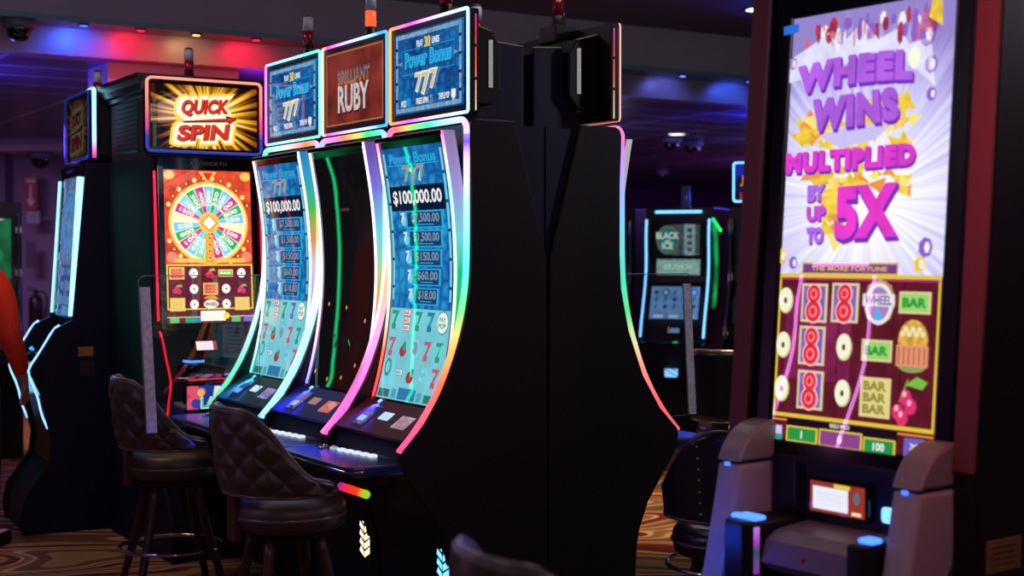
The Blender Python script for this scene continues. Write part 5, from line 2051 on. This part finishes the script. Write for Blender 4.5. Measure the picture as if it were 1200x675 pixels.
b = MB()
b.box((0, 13, -0.05), (60, 46, 0.1), carpet())
tag(b.build('floor'), kind='structure')


def room_box(name, b0, b1, r0, r1, z0, z1, m, kind='structure'):
    bb = MB()
    v = [room(bx, ry, z) for z in (z0, z1) for bx, ry in ((b0, r0), (b1, r0), (b1, r1), (b0, r1))]
    for f in ((0, 1, 2, 3), (4, 5, 6, 7), (0, 1, 5, 4), (1, 2, 6, 5), (2, 3, 7, 6), (3, 0, 4, 7)):
        bb.face([v[i] for i in f], m)
    bmesh.ops.remove_doubles(bb.bm, verts=bb.bm.verts, dist=1e-5)
    o = bb.build(name)
    tag(o, kind=kind)
    return o


PAINT = M('soffit_paint', (178, 170, 176), 0.7, var=0.05, scale=4)
RYS = 10.42
up = tile_mat('upper_ceiling_tile', (112, 106, 120), (80, 76, 88), 1.2, 1.2, 0.010)
room_box('ceiling_upper', -16, 22, -8, RYS + 0.3, 3.67, 3.75, up)
room_box('soffit_face', -16, 22, RYS, RYS + 0.16, 3.29, 3.68, PAINT)
room_box('trim_1', -16, 22, RYS - 0.14, RYS + 0.16, 3.25, 3.29, M('ledge_teal_lit', (104, 146, 146), 0.45, var=0.08, scale=6))  # teal light along the ledge is put into its colour
room_box('soffit_lower', -16, 22, RYS + 0.16, RYS + 0.30, 3.05, 3.25, M('soffit_sheen', (150, 142, 150), 0.38, var=0.05, scale=4))
room_box('ceiling_lower', -16, 30, RYS + 0.30, 34, 3.05, 3.12, tile_mat('lower_ceiling_tile', (70, 66, 84), (190, 190, 215), 1.2, 0.6, 0.014, 0.3))
WALLM = M('purple_grey_wall', (128, 112, 134), 0.7, var=0.05, scale=3)
wl = MB()
wl.box((-9.4, 18.8, 1.53), (9.6, 0.2, 3.06), WALLM)
tag(wl.build('wall_left'), kind='structure')
wl = MB()
wl.box((-8.05, 18.55, 1.53), (3.0, 0.3, 3.06), M('purple_grey_wall_dark', (100, 88, 108), 0.7, var=0.05, scale=3))
tag(wl.build('wall_column'), kind='structure')
wl = MB()
wl.box((-9.4, 18.3, 2.97), (9.6, 0.9, 0.16), PAINT)
tag(wl.build('trim_2'), kind='structure')
room_box('wall_back', -8, 34, 25.5, 25.7, 0, 3.06, M('purple_wall', (96, 66, 104), 0.7, var=0.08, scale=2))
wl = MB()
wl.box((12.5, 14, 1.85), (0.2, 44, 3.7), WALLM)
tag(wl.build('wall_right'), kind='structure')
# dropped bulkhead that carries the red wash, left
pA, pB = at_depth(129, 80, 10.76), at_depth(277, 80, 11.4)
bxa = pA.dot(RB)
bxb = pB.dot(RB)
room_box('bulkhead', bxa, bxb, RYS + 0.36, RYS + 0.9, 2.86, 3.06, PAINT)


# ------------------------------------------------------------------ ceiling fittings
def cove(bx, ry, z, col, power, label, size=0.05, emit=4.0):
    root = empty('wall_washer', room(bx, ry, z), math.atan2(RB.y, RB.x))
    tag(root, label, 'lamp', 'small wash lamps under the soffit ledge')
    q = MB()
    q.box((0, 0, -0.008), (0.07, 0.04, 0.016), BLK, 0.003)
    q.build('housing', root)
    q = MB()
    q.box((0, 0, -0.018), (0.05, 0.026, 0.005), E('washer_lens_%d_%d' % (col[0], col[2]), col, emit), 0.002)
    q.build('lens', root)
    l = bpy.data.lights.new('wash', 'SPOT')
    l.energy = power
    l.color = lin(tuple(c / 255 for c in col))
    l.spot_size = math.radians(130)
    l.spot_blend = 0.6
    l.shadow_soft_size = 0.03
    o = bpy.data.objects.new('wash', l)
    COL.objects.link(o)
    o.parent = root
    o.location = (0, 0.0, -0.035)
    o.rotation_euler = (math.radians(48), 0, 0)
    return root


def bx_at(px, py, ry):
    r = ray(px, py)
    t = ry / r.dot(RR)
    return (r * t).dot(RB)


RW = RYS - 0.10
for px, py, col, pw, lab in ((98, 30, (40, 90, 255), 14, 'blue wash lamp under the soffit ledge above the edge on machine'),
                             (165, 36, (255, 20, 60), 8, 'red wash lamp under the soffit ledge left of the wheel game'),
                             (300, 46, (255, 20, 60), 8, 'red wash lamp under the soffit ledge over the farthest blue machine'),
                             (230, 40, (255, 190, 120), 3, 'warm wash lamp under the soffit ledge over the wheel game'),
                             (878, 96, (60, 100, 255), 7, 'blue wash lamp under the soffit ledge beside the large machine'),
                             (800, 90, (110, 120, 255), 4, 'pale blue wash lamp under the soffit ledge above the lit downlight')):
    cove(bx_at(px, py, RW), RW, 3.25, col, pw, lab)


def lamp(kind, loc, energy, col, size=0.3, rot=(0, 0, 0), spot=None, size_y=None):
    l = bpy.data.lights.new('room_light', kind)
    l.energy = energy
    l.color = lin(tuple(c / 255 for c in col))
    if kind == 'AREA':
        l.size = size
        if size_y:
            l.shape = 'RECTANGLE'
            l.size_y = size_y
    else:
        l.shadow_soft_size = size
    if spot:
        l.spot_size = math.radians(spot)
        l.spot_blend = 0.7
    o = bpy.data.objects.new('room_light', l)
    COL.objects.link(o)
    o.location = loc
    o.rotation_euler = rot
    return o


# cove glow, aisle downlights, and added fill lights that have no fitting
lamp('POINT', room((bxa + bxb) / 2 - 0.45, RYS - 0.1, 2.75), 5, (255, 10, 50), 0.1)
lamp('POINT', room((bxa + bxb) / 2 + 0.55, RYS - 0.1, 2.8), 5, (255, 10, 40), 0.1)
lamp('POINT', room(bxa - 0.9, RYS + 1.4, 2.5), 70, (90, 60, 255), 0.15)
lamp('POINT', room(bxb + 0.5, RYS + 1.2, 2.6), 14, (120, 30, 200), 0.15)
lamp('POINT', at_depth(905, 160, 15.0), 90, (30, 60, 255), 0.2)
lamp('POINT', at_depth(945, 205, 18.0), 60, (120, 125, 255), 0.3)
lamp('POINT', at_depth(690, 250, 16.5), 20, (190, 180, 255), 0.3)
lamp('POINT', at_depth(960, 225, 22.0), 150, (190, 110, 230), 0.4)
lamp('POINT', (-2.9, 6.4, 2.7), 14, (40, 60, 255), 0.2)  # added blue fill for the flank of the wheel game
for x, y, e in ((-4.5, 3.0, 60), (0.5, 1.0, 60), (4.5, 5.5, 95)):
    lamp('POINT', (x, y, 3.2), e, (222, 212, 236), 0.25)
lamp('AREA', (-2.6, 6.9, 3.6), 20, (255, 210, 175), 0.6)
lamp('SPOT', at_depth(775, 600, 8.6) + Vector((0.3, 0.3, 2.9)), 420, (255, 205, 155), 0.15, spot=58)
lamp('AREA', (-6.5, 15.5, 3.0), 90, (190, 150, 220), 1.0)
lamp('AREA', (-4.5, 12.5, 3.0), 60, (255, 180, 120), 0.6)
lamp('AREA', (6.0, 21.0, 2.9), 220, (190, 120, 230), 1.5)
tl_ = WM @ Vector((0.43, 0.03, 1.7))
lp_ = WM @ Vector((0.80, -0.40, 2.0))
lamp('AREA', lp_, 6.0, (255, 105, 118), 0.12, rot=(tl_ - lp_).to_track_quat('-Z', 'Y').to_euler(), size_y=1.1)
lamp('AREA', (0.3, 6.4, 3.64), 15, (225, 220, 215), 0.8)
lb = WM @ Vector((-0.345, -0.42, 0.72))
lamp('POINT', lb, 1.3, (40, 80, 255), 0.03)  # added blue light before the left arm, no lamp stands there


def downlight(loc, label, on=True):
    root = empty('recessed_downlight', loc)
    tag(root, label, 'ceiling light')
    q = MB()
    q.lathe([(0.10, 0.0), (0.135, 0.0), (0.135, -0.012), (0.10, -0.006)], (0, 0, 0), 28, GREY)
    q.build('trim_ring', root)
    q = MB()
    q.lathe([(0, -0.004), (0.10, -0.004)], (0, 0, 0), 28, E('downlight_lens', (255, 250, 240), 4.0))
    q.build('lens', root)
    return root


def on_ceiling(px, py, z):
    r = ray(px, py)
    return Vector((0, 0, CAMZ)) + r * ((z - CAMZ) / r.z)


p = on_ceiling(793, 157, 3.05)
downlight(p, 'lit recessed downlight in the dark tiled ceiling, above the ice blue edged machine')
lamp('SPOT', p + Vector((0, 0, -0.03)), 30, (255, 235, 210), 0.1, spot=120)
p = on_ceiling(888, 11, 3.67)
downlight(p, 'lit recessed downlight in the upper ceiling, just beside the large machine')


def dome(loc, label, s=1.0, pend=0.0):
    root = empty('dome_camera', loc)
    tag(root, label, 'security camera', 'dome cameras on the ceilings')
    root.scale = (s, s, s)
    q = MB()
    q.lathe([(0, 0.0), (0.085, 0.0), (0.085, -0.03), (0.08, -0.05), (0.062, -0.052), (0.0, -0.052)], (0, 0, 0), 28, M('dome_mount', (96, 92, 100), 0.5))
    q.build('mount', root)
    q = MB()
    q.lathe([(0.064, -0.05), (0.064, -0.06), (0.056, -0.09), (0.035, -0.112), (0.0, -0.12)], (0, 0, 0), 28, M('dome_smoked', (8, 8, 12), 0.08, spec=0.7))
    q.build('smoked_dome', root)
    return root


# the nearest camera hangs under the soffit ledge on the left
pn = room(bx_at(22, 34, RYS - 0.05), RYS - 0.05, 3.25)
dome(pn, 'black dome camera under the soffit ledge in the upper left corner', 1.35)
pw_ = at_depth(47, 147, 18.1)
dome(Vector((pw_.x, pw_.y, 2.89)), 'dome camera on the pale beam above the fire sign', 1.8)
for px, py, lab, s in ((787, 160, 'dome camera beside the lit downlight, nearer the black end panel', 1.5), (812, 164, 'dome camera right of the lit downlight, under the dark tiles', 1.5),
                       (774, 199, 'small far dome camera low over the purple back wall', 1.6)):
    dome(on_ceiling(px, py, 3.05), lab, s)

# ------------------------------------------------------------------ on the left wall
sx = at_depth(36, 225, 18.39)
b = MB()
b.box((0, 0, 0), (0.17, 0.012, 0.46), M('sign_dull_red', (150, 36, 44), 0.5, var=0.05), 0.003)
WSG = M('sign_white_paint', (200, 180, 190), 0.5)
b.box((0, -0.008, -0.02), (0.028, 0.004, 0.22), WSG)
b.face([(-0.055, -0.009, -0.10), (0.055, -0.009, -0.10), (0, -0.009, -0.19)], WSG)
b.box((0, -0.008, 0.15), (0.12, 0.004, 0.06), WSG)
V, Fc, asp = glyphs('FIRE', 0.03)
vv = [b.bm.verts.new((x * 0.10, -0.0112, 0.165 + y * 0.022)) for x, y in V]
for f in Fc:
    g = b.bm.faces.new([vv[i] for i in f])
    g.material_index = b.mi(M('sign_dull_red', (150, 36, 44), 0.5))
so = b.build('fire_sign')
so.location = (sx.x, 18.391, sx.z)
tag(so, 'narrow red fire sign with a white down arrow on the purple wall column', 'sign')
b = MB()
b.box((0, 0, 0), (0.17, 0.05, 0.16), M('box_grey', (150, 140, 158), 0.5), 0.006)
b.box((0, -0.026, 0.02), (0.10, 0.004, 0.012), M('box_slot', (90, 84, 96), 0.5))
b.box((0, -0.026, -0.03), (0.12, 0.004, 0.006), M('box_slot', (90, 84, 96), 0.5))
bo = b.build('call_box')
q = at_depth(39, 255, 18.37)
bo.location = (q.x, 18.374, q.z)
tag(bo, 'small pale box fixed to the wall right below the fire sign', 'wall box')
b = MB()
b.box((0, 0, 0), (0.12, 0.006, 0.34), M('plaque_dark', (74, 62, 78), 0.5), 0.002)
for k in range(9):
    b.box((0, -0.004, 0.13 - 0.032 * k), (0.08, 0.002, 0.008), M('plaque_print', (100, 88, 104), 0.6))
po = b.build('notice_plaque')
q = at_depth(36, 298, 18.39)
po.location = (q.x, 18.396, q.z)
tag(po, 'dark narrow notice on the wall between the pale box and the extinguisher', 'notice')
ex = empty('fire_extinguisher', Vector((at_depth(40, 350, 18.2).x, 18.26, 0.62)))
tag(ex, 'dark fire extinguisher hung on the wall column below the notices', 'fire extinguisher')
b = MB()
b.lathe([(0, 0.0), (0.075, 0.0), (0.09, 0.012), (0.09, 0.36), (0.07, 0.42), (0.03, 0.45), (0.03, 0.47), (0, 0.47)], (0, 0, 0), 24, M('extinguisher_dark', (44, 18, 24), 0.3))
b.build('cylinder', ex)
b = MB()
b.box((0, 0, 0.49), (0.05, 0.05, 0.05), BLK, 0.006)
b.box((-0.05, 0, 0.53), (0.14, 0.02, 0.014), BLK, 0.004, Matrix.Rotation(0.2, 4, 'Y'))
b.box((-0.05, 0, 0.50), (0.12, 0.02, 0.012), BLK, 0.004)
b.build('valve', ex)
b = MB()
b.tube(smooth_path([(0.02, 0, 0.49), (0.13, -0.02, 0.49), (0.16, -0.03, 0.36), (0.13, -0.03, 0.20), (0.11, -0.03, 0.10)], 2), 0.013, BLK)
b.tube([(0.11, -0.03, 0.14), (0.105, -0.03, 0.02)], 0.024, BLK, rad=[0.015, 0.03])
b.build('hose', ex)

# ------------------------------------------------------------------ faint overall room light
wd = bpy.data.worlds.new('world')
wd.use_nodes = True
bg = wd.node_tree.nodes['Background']
bg.inputs[0].default_value = (0.44, 0.43, 0.66, 1)
bg.inputs[1].default_value = 0.05
sc.world = wd
